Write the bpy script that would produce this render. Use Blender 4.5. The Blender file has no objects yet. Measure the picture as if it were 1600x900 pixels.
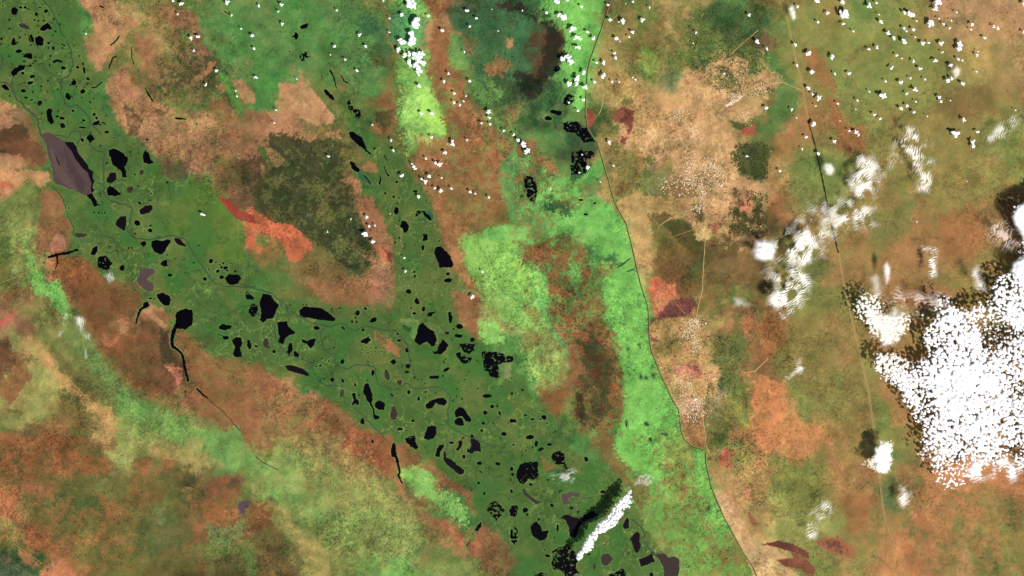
import bpy, bmesh, math, random
import numpy as np
from mathutils import Vector
random.seed(7)
D = bpy.data
SC = bpy.context.scene
COL = SC.collection
# One unit is about sixty metres on the ground; x runs east, y runs north, the map origin is the middle of the region.
# ------------------------------------------------------------------ camera, sky, sun, exposure
cam = D.cameras.new('camera'); cam.lens = 90; cam.sensor_width = 36
cam.clip_start = 10; cam.clip_end = 60000
cam_o = D.objects.new('camera', cam); COL.objects.link(cam_o)
cam_o.location = (0, 0, 4000); SC.camera = cam_o
EL, AZ = math.radians(50), math.radians(137)
w = D.worlds.new('World'); SC.world = w; w.use_nodes = True
nt = w.node_tree; bgn = nt.nodes['Background']
sky = nt.nodes.new('ShaderNodeTexSky'); sky.sky_type = 'NISHITA'; sky.sun_disc = False
sky.sun_elevation = EL; sky.sun_rotation = AZ
nt.links.new(sky.outputs[0], bgn.inputs[0]); bgn.inputs[1].default_value = 0.05
sun = D.lights.new('sun', 'SUN'); sun.energy = 4.2; sun.angle = math.radians(0.5); sun.color = (1.0, .965, .91)
so = D.objects.new('sun', sun); COL.objects.link(so); so.location = (900, -900, 1500)
S = Vector((math.cos(EL)*math.sin(AZ), math.cos(EL)*math.cos(AZ), math.sin(EL)))
so.rotation_euler = S.to_track_quat('Z', 'Y').to_euler()
SC.view_settings.view_transform = 'Standard'; SC.view_settings.look = 'None'
SC.view_settings.exposure = 0.9; SC.view_settings.gamma = 1
SC.render.engine = 'CYCLES'
SC.cycles.transparent_max_bounces = 24
KR, KG, KB = 2.14, 2.12, 2.24       # light reaching the ground times the exposure: sRGB of the map colour -> albedo

# ------------------------------------------------------------------ helpers
def T(c, r, s):
    v = s.split(); out = []
    for t in v:
        a, b = t.split(','); out.append((c*400+float(a)/4, r*225+float(b)/4))
    return out
def lin(c):
    c = np.asarray(c, float)/255
    return np.where(c <= .04045, c/12.92, ((c+.055)/1.055)**2.4)
def alb(c):
    l = lin(c); return (float(l[0]/KR), float(l[1]/KG), float(l[2]/KB))
rng = np.random.RandomState(11)
TAB = rng.rand(512, 512).astype(np.float32)
def vnoise(x, y, seed=0):
    x = x+seed*37.17; y = y+seed*91.7
    xi = np.floor(x).astype(np.int32); yi = np.floor(y).astype(np.int32)
    fx = (x-xi).astype(np.float32); fy = (y-yi).astype(np.float32)
    fx = fx*fx*(3-2*fx); fy = fy*fy*(3-2*fy)
    x0 = xi & 511; x1 = (xi+1) & 511; y0 = yi & 511; y1 = (yi+1) & 511
    a = TAB[y0, x0]; b = TAB[y0, x1]; c = TAB[y1, x0]; d = TAB[y1, x1]
    a = a+(b-a)*fx; c = c+(d-c)*fx
    return a+(c-a)*fy
def fbm(x, y, scale, octv=4, seed=0, gain=.5):
    """0..1, mean .5; rotated octaves"""
    t = 0; am = 1; s = 0; X = x/scale; Y = y/scale
    for i in range(octv):
        t = t+am*vnoise(X, Y, seed+i*3); s += am; am *= gain
        X, Y = (X*1.6-Y*1.2)*1.02, (X*1.2+Y*1.6)*1.02
    return t/s
def sstep(a, b, x):
    t = np.clip((x-a)/(b-a), 0, 1); return t*t*(3-2*t)
def sdf(px, py, poly):
    """signed distance, positive inside"""
    n = len(poly); d = np.full(px.shape, 1e9, np.float32); ins = np.zeros(px.shape, bool)
    for i in range(n):
        ax, ay = poly[i]; bx, by = poly[(i+1) % n]
        ex, ey = bx-ax, by-ay; wx = px-ax; wy = py-ay
        L = ex*ex+ey*ey+1e-9
        t = np.clip((wx*ex+wy*ey)/L, 0, 1)
        dx = wx-ex*t; dy = wy-ey*t
        d = np.minimum(d, dx*dx+dy*dy)
        c = (ay > py) != (by > py)
        if ey != 0: ins ^= c & (px < ex*(py-ay)/ey+ax)
    d = np.sqrt(d); return np.where(ins, d, -d)
def W(p, z=0.0): return (p[0]-800, 450-p[1], z)
def new_mesh_obj(name, verts, faces, mat, smooth=False, attr=None):
    me = D.meshes.new(name)
    verts = np.asarray(verts, np.float32); faces = np.asarray(faces, np.int32)
    nv = len(verts); nf, k = faces.shape
    me.vertices.add(nv); me.vertices.foreach_set('co', verts.ravel())
    me.loops.add(nf*k); me.loops.foreach_set('vertex_index', faces.ravel())
    me.polygons.add(nf)
    me.polygons.foreach_set('loop_start', np.arange(0, nf*k, k, dtype=np.int32))
    me.polygons.foreach_set('loop_total', np.full(nf, k, np.int32))
    if smooth: me.polygons.foreach_set('use_smooth', np.ones(nf, bool))
    me.update(calc_edges=True); me.validate()
    if attr:
        for an, (ty, arr) in attr.items():
            a = me.attributes.new(an, ty, 'POINT')
            a.data.foreach_set('color' if 'COLOR' in ty else 'value', np.asarray(arr, np.float32).ravel())
    me.materials.append(mat)
    o = D.objects.new(name, me); COL.objects.link(o); return o
def tag(o, label=None, cat=None, group=None, kind=None):
    if label: o['label'] = label
    if cat: o['category'] = cat
    if group: o['group'] = group
    if kind: o['kind'] = kind
    return o

# ------------------------------------------------------------------ materials
def nodemat(name):
    m = D.materials.new(name); m.use_nodes = True
    return m, m.node_tree, m.node_tree.nodes['Principled BSDF']
def noise_node(nt, scale, detail=4, rough=.6):
    tc = nt.nodes.new('ShaderNodeTexCoord'); n = nt.nodes.new('ShaderNodeTexNoise')
    n.inputs['Scale'].default_value = scale; n.inputs['Detail'].default_value = detail
    n.inputs['Roughness'].default_value = rough
    nt.links.new(tc.outputs['Object'], n.inputs['Vector']); return n
def math_node(nt, op, a, b=None, c=None):
    n = nt.nodes.new('ShaderNodeMath'); n.operation = op
    for i, v in enumerate((a, b, c)):
        if v is None: continue
        if hasattr(v, 'is_linked') or hasattr(v, 'links'): nt.links.new(v, n.inputs[i])
        else: n.inputs[i].default_value = v
    return n.outputs[0]
def ground_material():
    m, nt, b = nodemat('savanna_and_marsh')
    at = nt.nodes.new('ShaderNodeAttribute'); at.attribute_name = 'land'
    n1 = noise_node(nt, .42, 3, .7)      # scrub and grass tussocks, a few hundred metres and smaller
    n2 = noise_node(nt, .055, 5, .6)
    v = math_node(nt, 'MULTIPLY_ADD', n1.outputs['Fac'], .6, .7)
    v2 = math_node(nt, 'MULTIPLY_ADD', n2.outputs['Fac'], .3, .85)
    vv = math_node(nt, 'MULTIPLY', v, v2)
    sc = nt.nodes.new('ShaderNodeVectorMath'); sc.operation = 'SCALE'
    nt.links.new(at.outputs['Color'], sc.inputs[0]); nt.links.new(vv, sc.inputs['Scale'])
    nt.links.new(sc.outputs[0], b.inputs['Base Color'])
    b.inputs['Roughness'].default_value = 1; b.inputs['Specular IOR Level'].default_value = .05
    return m
def flat_mat(name, c, var=.35, scale=.3, rough=.9, spec=.2):
    m, nt, b = nodemat(name)
    n = noise_node(nt, scale, 4, .6)
    v = math_node(nt, 'MULTIPLY_ADD', n.outputs['Fac'], var*2, 1-var)
    sc = nt.nodes.new('ShaderNodeVectorMath'); sc.operation = 'SCALE'
    sc.inputs[0].default_value = alb(c); nt.links.new(v, sc.inputs['Scale'])
    nt.links.new(sc.outputs[0], b.inputs['Base Color'])
    b.inputs['Roughness'].default_value = rough; b.inputs['Specular IOR Level'].default_value = spec
    return m
def cloud_material(name, col=(.93, .93, .93), trans=.25):
    m = D.materials.new(name); m.use_nodes = True; nt = m.node_tree
    for n in list(nt.nodes): nt.nodes.remove(n)
    out = nt.nodes.new('ShaderNodeOutputMaterial')
    d = nt.nodes.new('ShaderNodeBsdfDiffuse'); d.inputs[0].default_value = (*col, 1)
    tl = nt.nodes.new('ShaderNodeBsdfTranslucent'); tl.inputs[0].default_value = (*col, 1)
    mx = nt.nodes.new('ShaderNodeMixShader'); mx.inputs[0].default_value = trans
    nt.links.new(d.outputs[0], mx.inputs[1]); nt.links.new(tl.outputs[0], mx.inputs[2])
    at = nt.nodes.new('ShaderNodeAttribute'); at.attribute_name = 'opacity'
    tp = nt.nodes.new('ShaderNodeBsdfTransparent')
    m2 = nt.nodes.new('ShaderNodeMixShader')
    n1 = noise_node(nt, .5, 3, .7)
    f = math_node(nt, 'MULTIPLY_ADD', n1.outputs['Fac'], .5, .75)
    f = math_node(nt, 'MULTIPLY', f, at.outputs['Fac'])
    cl = nt.nodes.new('ShaderNodeClamp'); nt.links.new(f, cl.inputs[0])
    nt.links.new(cl.outputs[0], m2.inputs[0]); nt.links.new(tp.outputs[0], m2.inputs[1]); nt.links.new(mx.outputs[0], m2.inputs[2])
    nt.links.new(m2.outputs[0], out.inputs[0]); return m
def puff_material():
    m = D.materials.new('cumulus'); m.use_nodes = True; nt = m.node_tree
    for n in list(nt.nodes): nt.nodes.remove(n)
    out = nt.nodes.new('ShaderNodeOutputMaterial')
    d = nt.nodes.new('ShaderNodeBsdfDiffuse'); d.inputs[0].default_value = (.9, .9, .9, 1)
    tl = nt.nodes.new('ShaderNodeBsdfTranslucent'); tl.inputs[0].default_value = (.9, .9, .9, 1)
    mx = nt.nodes.new('ShaderNodeMixShader'); mx.inputs[0].default_value = .25
    nt.links.new(d.outputs[0], mx.inputs[1]); nt.links.new(tl.outputs[0], mx.inputs[2])
    lw = nt.nodes.new('ShaderNodeNewGeometry')      # broken, thin margins: a 3-D noise eats into the puff
    n1 = noise_node(nt, 2.6, 3, .6)
    cr = nt.nodes.new('ShaderNodeMapRange'); cr.inputs[1].default_value = .36; cr.inputs[2].default_value = .52
    nt.links.new(n1.outputs['Fac'], cr.inputs[0])
    tp = nt.nodes.new('ShaderNodeBsdfTransparent'); m2 = nt.nodes.new('ShaderNodeMixShader')
    nt.links.new(cr.outputs[0], m2.inputs[0]); nt.links.new(tp.outputs[0], m2.inputs[1]); nt.links.new(mx.outputs[0], m2.inputs[2])
    nt.links.new(m2.outputs[0], out.inputs[0]); return m
M_ground = ground_material()
M_water = flat_mat('clear_dark_water', (3, 1, 9), .5, .08, .5, .03)
M_wpurple = flat_mat('dark_peaty_water', (20, 9, 20), .4, .1, .5, .04)
M_wgrey = flat_mat('silty_grey_water', (88, 70, 70), .4, .05, .4, .1)
M_wbrown = flat_mat('silty_brown_water', (62, 48, 44), .3, .1, .4, .1)
M_wgreen = flat_mat('weedy_green_water', (36, 92, 62), .4, .2, .5, .2)
M_river = flat_mat('overgrown_river_water', (50, 78, 46), .3, .1, .5, .2)
M_riverg = flat_mat('silty_river_water', (72, 70, 58), .3, .1, .4, .2)
M_track = flat_mat('pale_dirt', (214, 178, 120), .3, .3)
M_track2 = flat_mat('worn_dirt', (176, 150, 84), .35, .3)
M_canal = flat_mat('reedy_canal_water', (38, 62, 34), .4, .2, .5, .2)
M_canal2 = flat_mat('dark_canal_water', (34, 44, 30), .5, .2, .5, .1)
M_roof = flat_mat('pale_roofs', (262, 236, 205), .4, .5)
M_tree = flat_mat('tree_crowns', (58, 74, 36), .6, .6)
M_cloud = cloud_material('thick_cloud')
M_wisp = cloud_material('thin_cloud', (.95, .92, .84), .35)
M_warm = cloud_material('warm_thin_cloud', (.95, .8, .68), .35)
M_smoke = cloud_material('white_smoke', (.92, .92, .92), .3)
M_puff = puff_material()

# ------------------------------------------------------------------ land cover
PAL = dict(sw=(66,104,48), sg=(70,128,56), mg=(88,128,62), dg=(52,82,46), bg=(102,180,80), vg=(140,192,84), tg=(60,104,62),
  ol=(112,100,50), do=(74,68,38), og=(100,112,52), lo=(148,146,76), br=(130,92,54), db=(84,58,36), rb=(142,92,55),
  sa=(188,128,86), **{'or': (184,110,68)}, pk=(212,160,106), kh=(166,138,78), pb=(156,112,80))
GRID = """
sw sw sg sa og ol og mg mg sg mg mg og bg rb dg dg bg bg ol og kh kh mg ol ol ol mg og ol pb pb sa
sw sw sg sa kh ol mg sg mg mg sg mg tg bg sa tg tg db bg kh ol kh og dg og og og og og ol pb sa kh
sw sw sg og og ol do mg sg mg mg mg ol bg rb mg tg db bg kh og og og og og ol og og og og ol kh ol
kh sw sw sg sa br og br sg sa og og og vg rb ol dg dg mg kh kh kh pk ol kh ol og og og og ol ol br
pb br sg sw sa pb sa br sa sa ol dg ol vg rb rb mg mg dg ol kh pk pk kh og rb rb og ol ol ol ol og
sa br sg sw sw ol pb ol do do do ol sw ol rb rb br mg dg kh ol pk pb pk og og og ol ol ol ol og og
kh og sw sg sw sw mg ol do do do br sw sw br br mg bg bg kh og pb pk kh ol ol og ol ol ol ol ol br
og lo sg sw mg sg mg mg or do do ol br sw br lo bg mg bg bg ol ol kh br do br ol ol br br br br db
og lo rb sw sw sw sg sw ol ol ol dg sa sw br vg bg ol og bg kh ol ol kh ol og br br rb br br br rb
br og sa db br sw sw sw sw mg br br pb mg og lo vg bg br mg bg rb ol og ol og og ol br br ol ol ol
pb br og rb sa rb sg sw sw sw sg sw sw sw og lo lo bg rb og bg rb kh br br ol ol ol br ol br ol ol
db kh ol mg br rb db sg sw sw sw sw kh sw sg sw sg lo rb db bg kh sa og br ol pb ol br br br br br
rb lo kh ol mg rb rb rb rb sa sg sw sw sw sg sw sg lo br db bg kh pk og or og og og br br br br br
og lo ol kh og mg br rb rb rb rb sg sw sw sw sw sg sw og br bg bg kh og or og ol br og br br br br
br br rb br lo og kh mg og og kh rb rb ol sg sw sw sw sg mg bg lo br og or og or ol og br br br br
rb rb ol ol og rb do br og bg ol kh og vg rb sw sw sw sw sg bg lo bg kh kh og br rb dg br or or rb
kh ol dg ol br og br br br og ol og lo br mg sw sw sw sw sw mg lo bg pk kh lo og br ol or br ol br
og rb br ol ol dg br og og ol kh og lo mg rb rb sw sw sw sw sw lo og bg pk og ol ol or rb or og ol
dg dg or ol ol ol do ol og br kh og bg lo og ol sw sw sw sw sw bg lo og pk og og rb or br og ol og
"""
G = np.array([[PAL[t] for t in r.split()] for r in GRID.strip().split('\n')], float)
SWAMP = [(-60,-60),(110,-60),(118,0),(125,40),(140,100),(165,165),(190,200),(228,228),(258,265),(290,290),(340,320),(368,370),(400,415),(440,445),(480,455),(520,470),(560,478),(600,470),(613,440),(612,400),(598,330),(578,262),(545,195),(500,60),(530,110),(560,180),(600,225),(640,268),(662,300),(682,335),(694,400),(700,440),(703,470),(722,508),(742,532),(772,556),(795,570),(822,592),(842,640),(862,682),(900,708),(955,738),(982,770),(1005,812),(1035,862),(1045,960),(850,960),(800,852),(780,822),(742,800),(736,770),(700,745),(662,710),(640,690),(600,682),(560,672),(530,640),(500,612),(450,600),(430,590),(400,574),(350,570),(330,540),(292,528),(275,500),(250,480),(212,470),(188,450),(150,422),(118,390),(110,345),(98,322),(78,290),(74,240),(60,215),(48,182),(22,160),(-60,140)]
# colour, outline, feather, ragged edge, opacity, speckle
P = []
def A(c, r, col, s, f=2.5, rough=5, a=.9, sp=.35):
    P.append((PAL[col] if isinstance(col, str) else col, T(c, r, s), f, rough, a, sp))
P.append(((78,108,46), SWAMP, 3, 9, .82, .15))
A(0,0,'sa','500,0 640,-40 680,90 660,200 640,330 640,440 600,440 600,250 590,130 540,40')
A(0,0,'sa','740,120 800,105 870,115 860,160 800,180 740,150')
A(0,0,(178,122,80),'660,500 720,470 800,445 820,500 790,560 780,640 790,740 820,795 740,790 720,700 660,640',1.5)
A(0,0,(180,122,82),'835,540 900,580 960,630 1090,700 1060,715 960,670 990,720 990,800 940,780 930,700 880,640 830,700 815,640',1.5)
A(0,0,(84,70,42),'780,640 850,720 900,740 860,840 800,860 790,740',4)
A(0,0,(150,102,66),'850,220 960,230 980,330 1000,450 1020,540 960,540 880,420 860,320',8,8,.8,.8)
A(0,0,(70,70,42),'1130,300 1290,310 1310,400 1250,470 1180,450 1130,380',8,8,.8,.8)
A(0,0,(172,112,72),'1220,480 1290,440 1310,380 1350,385 1330,440 1270,500 1225,505',1.5,2)
A(0,0,(132,84,56),'1030,50 1200,60 1250,150 1270,280 1300,330 1240,320 1180,200 1080,150',5,8,.8,.7)
A(0,0,(160,108,72),'980,760 1100,740 1200,790 1400,780 1500,780 1600,870 1600,900 1600,990 960,960',3,8,.8,.6)
A(0,0,'sa','1450,500 1510,490 1590,580 1590,640 1530,640 1480,580',1.5)
A(0,0,'sa','1350,540 1400,500 1440,560 1380,590',1.5)
A(0,0,(62,64,38),'1400,560 1440,600 1530,710 1500,730 1430,660',3)
A(0,0,(70,140,50),'1350,420 1440,500 1530,690 1600,790 1560,790 1470,690 1380,520',2,3,.7)
A(0,0,'db','40,800 140,765 180,830 190,900 150,960 -200,960 -200,830',2)
A(0,0,'sa','-200,650 60,650 90,720 60,770 -200,820',1.5)
A(0,0,(52,112,52),'600,540 680,600 720,780 800,860 700,880 640,760 560,660',8,5,.7)
A(1,0,(186,132,88),'140,520 230,520 290,560 345,550 420,640 490,730 480,770 380,785 280,740 200,650 150,600',1.2,3,.95,.2)
A(1,0,(176,128,82),'430,835 520,810 530,865 440,860',1.2,3)
A(1,0,(138,112,68),'470,425 520,430 580,540 570,575 520,560 500,490',1.5,3)
A(1,0,(130,92,52),'700,640 830,540 880,620 900,760 860,820 780,850 700,800 760,740 820,700',6)
A(1,0,(74,68,38),'740,690 850,690 850,770 800,820 740,760',6)
A(1,0,(70,86,42),'740,260 820,300 790,400 740,420 700,340',5)
A(1,0,(128,104,56),'750,-20 840,90 835,250 910,350 860,340 810,240 808,100',2,3,.8)
A(1,0,(56,140,78),'860,20 940,60 1050,130 1060,300 900,260 850,180',8,8,.7,1)
A(1,0,(56,104,68),'640,60 740,120 760,200 690,240 640,160',12,8,.7,.7)
A(1,0,(122,186,80),'880,390 1060,460 1110,570 1170,680 1200,800 1200,960 950,960 900,800 880,700 960,600 900,500',5,8,.85,1.2)
A(1,0,(160,225,85),'1000,560 1110,570 1170,680 1200,800 1180,850 1080,850 1040,700',7,8,.8,1)
A(1,0,(146,94,56),'1040,-40 1140,-40 1150,120 1240,250 1200,330 1220,440 1300,540 1340,700 1380,850 1380,960 1210,960 1190,760 1150,640 1090,520 1070,420 1100,280 1110,140',4,8,.85,.7)
A(1,0,(172,106,66),'1180,470 1290,500 1330,650 1390,800 1300,780 1220,640',5,8,.8,.8)
A(1,0,(96,158,72),'1220,200 1290,240 1350,370 1310,470 1230,430 1210,340',5,8,.8,.8)
A(1,0,(56,92,54),'1240,0 1600,0 1600,240 1500,400 1480,640 1360,600 1340,420 1300,240',12,12,.6,.8)
A(1,0,(160,100,60),'1430,420 1500,360 1600,400 1540,470 1450,470',4,8,.8,1)
A(1,0,'sa','1560,240 1600,240 1620,300 1570,320',3)
A(1,0,(72,70,40),'80,840 180,820 260,860 400,890 440,960 60,960',3,8,.9,.6)
A(1,0,(150,100,66),'-80,690 60,700 110,760 60,800 80,900 60,980 -80,980',3)
A(2,0,(92,186,74),'130,-100 600,-100 560,120 500,330 470,440 465,560 460,690 380,690 400,560 350,420 330,200 300,100 200,50',3,6,.9,.5)
A(2,0,(82,62,42),'600,-60 640,20 620,90 560,110',5,5,.6)
A(2,0,(40,40,30),'-20,10 100,40 170,110 240,140 310,200 320,330 290,430 220,500 140,620 100,640 0,470 60,440 150,480 190,340 200,200 130,120 60,80 -20,60',7,9,.85,.5)  # shadow at the top centre, painted into the ground colour
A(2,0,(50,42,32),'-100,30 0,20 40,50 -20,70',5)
A(2,0,(168,74,58),'465,680 500,690 520,750 490,800 465,780',1.5,4)
A(2,0,(200,148,96),'700,640 900,560 1100,500 1250,400 1400,350 1600,500 1540,700 1400,780 1430,960 640,960 680,800 600,640',12,12,.75,.3)
A(2,0,(122,56,46),'630,710 690,665 770,690 750,790 730,860 700,910 680,890 690,850 730,800 700,760 650,760',1.2,5,.95,.5)
A(2,0,(150,80,60),'630,710 690,665 700,720 650,760',2,4,.8)
A(2,0,(62,82,40),'1280,420 1400,460 1420,580 1280,560',4,8,.7,1)
A(2,0,(70,84,42),'1370,760 1480,780 1460,820 1390,810',2,4)
A(2,0,(188,82,62),'1400,835 1520,770 1530,835 1450,840',2,4)
A(2,0,(62,92,46),'1280,80 1540,40 1560,160 1420,300 1280,260',14,12,.6,1.2)
A(2,0,(66,86,44),'1120,370 1210,380 1200,440 1130,440',6,6,.7)
A(2,0,(104,156,58),'820,290 900,310 930,430 850,480 800,400',9,8,.7,.6)
A(2,0,(112,128,84),'930,420 1050,460 1000,580 920,540',12,6,.6)
A(2,0,(170,140,76),'500,420 640,420 800,560 700,640 500,640',12,8,.6)
A(2,0,(110,78,50),'1460,240 1600,180 1680,300 1600,330 1490,300',8,6,.7)
A(2,1,(88,176,72),'450,290 620,380 715,520 750,660 800,900 830,960 560,960 450,640 480,520 230,560 240,480 360,430 200,420 220,320 330,290 430,200 560,60 600,190',4,8,.85,.5)
A(2,1,(84,172,84),'0,90 100,60 130,140 60,190 0,180',5,8,.7,.8)
A(2,1,(58,104,54),'430,220 560,200 590,290 500,330 420,290',8,8,.5,.8)
A(2,1,(46,82,48),'190,375 250,350 330,370 385,430 340,455 300,430 200,410',4,9,.85,1)
A(2,1,(48,84,50),'460,650 500,640 560,700 640,690 650,740 500,730',4,8,.7,.8)
A(2,1,(168,96,60),'190,110 280,110 290,180 250,200',5,8,.8,1)
A(2,1,(124,84,46),'60,620 400,590 460,660 450,760 600,760 600,820 440,960 260,960 200,820 100,720',8,12,.8,.9)
A(2,1,(176,96,60),'130,650 180,680 270,850 220,850 150,750',5,8,.7,.8)
A(2,1,(84,168,72),'350,740 400,760 430,860 400,900 350,820',4,8,.8,.6)
A(2,1,(150,200,82),'-40,600 60,760 150,850 180,960 -40,960',4,6,.85,.9)
A(2,1,(212,158,106),'700,-60 1400,-60 1390,120 1420,200 1600,240 1600,300 1400,300 1330,480 1200,600 1150,600 1110,480 1000,350 980,200 900,100',10,12,.8,.25)
A(2,1,(196,150,92),'640,370 760,290 1000,350 1080,460 860,500 880,640 900,760 820,900 800,880 750,640 715,500',6,9,.8,.4)
A(2,1,(140,122,64),'570,70 760,40 800,230 700,330 640,350 590,180',6,10,.8,.8)
A(2,1,(120,92,46),'640,260 740,240 700,310 650,320',6,6,.7)
A(2,1,(68,78,38),'1390,60 1420,-10 1560,-30 1640,40 1620,150 1590,215 1500,225 1430,190 1400,150',2.5,15,.9,1.2)
A(2,1,(126,126,72),'820,230 1000,100 1010,180 880,330',4,6,.8)
A(2,1,(128,92,58),'970,270 1020,200 1130,230 1180,330 1020,340',2,5,.8,.9)
A(2,1,(84,74,40),'850,440 920,430 1000,450 920,505 870,480',4,8,.8,.5)
A(2,1,(74,72,36),'950,490 1030,470 1100,490 1150,560 1200,610 1200,760 1130,700 1060,640 1000,560',3,6,.88,.3)
A(2,1,(112,82,44),'900,640 1060,620 1160,720 1180,960 900,960 850,840',10,10,.7,.4)
A(2,1,(78,82,42),'1100,720 1195,720 1185,860 1110,850',6,6,.7,.3)
A(2,1,(96,80,44),'1120,370 1200,370 1200,480 1150,500',3,6,.7,.8)
A(2,1,(214,176,110),'1140,560 1240,520 1240,600 1160,608',3,4,.8)
A(2,1,(70,66,36),'1400,290 1450,290 1460,380 1600,370 1600,520 1500,560 1350,560 1330,470',5,9,.8,.9)
A(2,1,(100,72,42),'1210,600 1400,520 1600,560 1600,900 1210,900',14,12,.65,.6)
A(2,1,(208,148,98),'1400,200 1500,220 1600,250 1620,330 1480,280 1400,260',6,8,.7)
A(2,1,(200,100,66),'1440,400 1500,350 1520,400 1470,425',3,5,.9)
A(2,1,(150,76,60),'1420,380 1480,300 1490,350 1440,400',3,5,.8)
A(2,1,(150,80,62),'1230,510 1270,480 1310,520 1280,570',4,6,.8)
A(2,1,(212,98,66),'860,830 920,830 990,900 1010,960 850,960',1.5,4)
A(2,2,(206,110,76),'825,-20 1000,-20 1050,60 1150,100 1130,150 900,200 860,80',3,6,.85,.4)
A(2,2,(112,62,58),'900,195 960,100 1010,60 1140,60 1150,110 1080,180 1010,190 960,180 920,215',2.5,6,.9,.6)
A(2,2,(96,182,74),'560,-60 805,-60 852,120 858,300 870,390 930,540 1000,690 1045,770 1062,960 650,960 700,760 690,560 620,340 560,180',5,12,.92,.7)
A(2,2,(66,160,80),'130,-20 200,110 260,250 340,350 350,440 310,380 250,290 190,200 150,60',3,5,.85)
A(2,2,(138,176,80),'80,-20 140,80 250,270 310,360 330,500 280,560 240,640 180,600 90,520 80,330 60,150',3,8,.8,1)
A(2,2,(110,120,62),'100,260 240,260 300,380 240,470 160,400',7,9,.6,1)
A(2,2,(142,86,50),'200,-30 560,-30 570,180 640,360 690,560 650,960 500,960 450,640 460,460 360,340 260,220',6,14,.8,1.1)
A(2,2,(80,122,56),'380,60 450,150 470,260 420,250 380,150',8,9,.5,1)
A(2,2,(76,48,30),'450,350 560,350 600,460 590,640 480,620 460,500',4,10,.85,.8)
A(2,2,(62,42,28),'390,640 450,680 470,900 400,830',4,8,.8,.9)
A(2,2,(66,44,28),'470,700 560,680 560,790 500,790',4,8,.8,.9)
A(2,2,(60,40,28),'340,-20 430,-20 430,80 380,60',4,8,.8,.9)
A(2,2,(134,80,46),'170,640 350,640 340,760 300,830 230,770',4,9,.8,.9)
A(2,2,(104,140,60),'330,720 400,640 380,780 480,900 330,900',6,9,.6,.7)
A(2,2,(186,142,84),'862,210 1050,180 1200,200 1200,960 1062,960 1045,770 1000,690 930,540 870,390',2,3,.8,.35)
A(2,2,(124,110,54),'860,340 1050,320 1060,400 960,440 880,400',8,6,.6)
A(2,2,(204,122,92),'1010,500 1080,460 1190,480 1190,580 1050,560',6,7,.8,.5)
A(2,2,(136,72,64),'1100,480 1170,490 1185,550 1130,510',3,5,.8,.6)
A(2,2,(122,62,56),'860,280 880,310 930,330 900,340 862,310',2,4,.8)
A(2,2,(206,148,104),'1040,640 1190,700 1190,800 1050,770',4,6,.8,.6)
A(2,2,(200,122,90),'1060,360 1110,360 1100,420 1060,400',4,6,.6)
A(2,2,(66,92,48),'1290,560 1380,560 1380,640 1300,660',4,7,.85,.5)
A(2,2,(70,96,44),'1280,380 1330,330 1320,460 1280,470',4,7,.7,.6)
A(2,2,(124,126,54),'1210,330 1330,340 1300,480 1220,500',9,8,.6,.6)
A(2,2,(180,104,64),'1400,180 1600,150 1640,420 1450,350',14,12,.7,.8)
A(2,2,(216,132,80),'1450,640 1600,570 1640,640 1640,960 1500,960',10,10,.85,.4)
A(2,2,(140,128,90),'1210,680 1330,640 1330,800 1220,820',10,8,.6)
A(2,2,(140,138,58),'1330,700 1470,660 1500,900 1340,900',12,10,.7,.7)
A(2,2,(154,108,62),'1055,782 1190,810 1205,900 1210,1008 1130,990 1080,950 1064,900',1,1.5,.95,.15)
A(2,3,(124,94,50),'420,-20 640,-20 650,120 720,180 760,250 880,280 860,420 800,500 740,400 650,270 560,140',4,9,.85,.9)
A(2,3,(118,156,66),'640,-20 1055,-20 1100,80 1208,120 1216,220 1320,520 1400,680 1530,960 1060,960 1040,790 900,650 830,600 820,510 870,400 940,330 930,200 700,170',3,6,.8,1)
A(2,3,(92,186,72),'640,-40 900,-40 950,250 930,330 800,220 700,170 650,120',6,10,.85,.8)
A(2,3,(90,178,72),'1130,110 1212,120 1246,360 1390,650 1480,820 1280,560 1180,400',5,8,.85,.7)
A(2,3,(130,118,56),'1000,120 1120,140 1100,420 1020,380 980,240',12,12,.6,1)
A(2,3,(134,100,50),'1180,620 1400,640 1500,820 1420,860 1230,780',12,12,.6,1.2)
A(2,3,(216,164,112),'1244,350 1330,380 1450,520 1500,680 1600,800 1640,960 1535,960 1450,760 1320,520',2,3,.85,.25)
A(2,3,(170,130,74),'1218,120 1600,60 1600,700 1500,660 1330,380 1244,340',10,8,.6,.6)
A(2,3,(90,96,46),'1220,0 1330,0 1320,80 1240,100',5,8,.8,.9)
A(2,3,(170,160,76),'1390,140 1500,140 1480,230 1400,210',6,8,.6,.9)
A(2,3,(210,98,72),'1290,170 1330,90 1385,130 1350,170 1370,230 1300,210',2.5,5,.85,.5)
A(2,3,(222,134,96),'1440,350 1490,350 1490,420 1440,400',2.5,4,.85)
A(2,3,(166,84,64),'1480,510 1530,570 1520,600 1490,570',2.5,4,.85)
A(2,3,(196,88,60),'175,150 240,180 290,225 200,250',1.2,3,.95,.3)
A(2,3,(168,88,66),'310,325 345,330 385,365 330,345',1.5,3,.8,.3)
A(2,3,(160,80,60),'650,520 700,540 680,555 640,540',2,3,.8)
A(3,3,(108,54,48),'-40,700 60,680 160,700 250,750 255,790 180,760 60,720',1.5,3,.95,.3)
A(3,3,(212,170,112),'-40,720 100,760 120,790 60,830 200,870 200,960 -40,960',4,5,.8,.3)
A(3,3,(140,72,56),'60,800 160,785 250,800 300,860 270,930 220,870 110,840',1.5,4,.95,.5)
A(3,3,(194,104,72),'300,690 350,655 450,660 520,710 560,770 520,790 400,750 330,720',1.2,3,.95,.3)
A(3,3,(122,60,52),'335,680 420,670 490,730 520,775 470,765 390,735',2,5,.9,1)
A(3,3,(108,122,52),'100,120 250,110 340,250 330,420 200,500 100,420',9,10,.8,.5)
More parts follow.
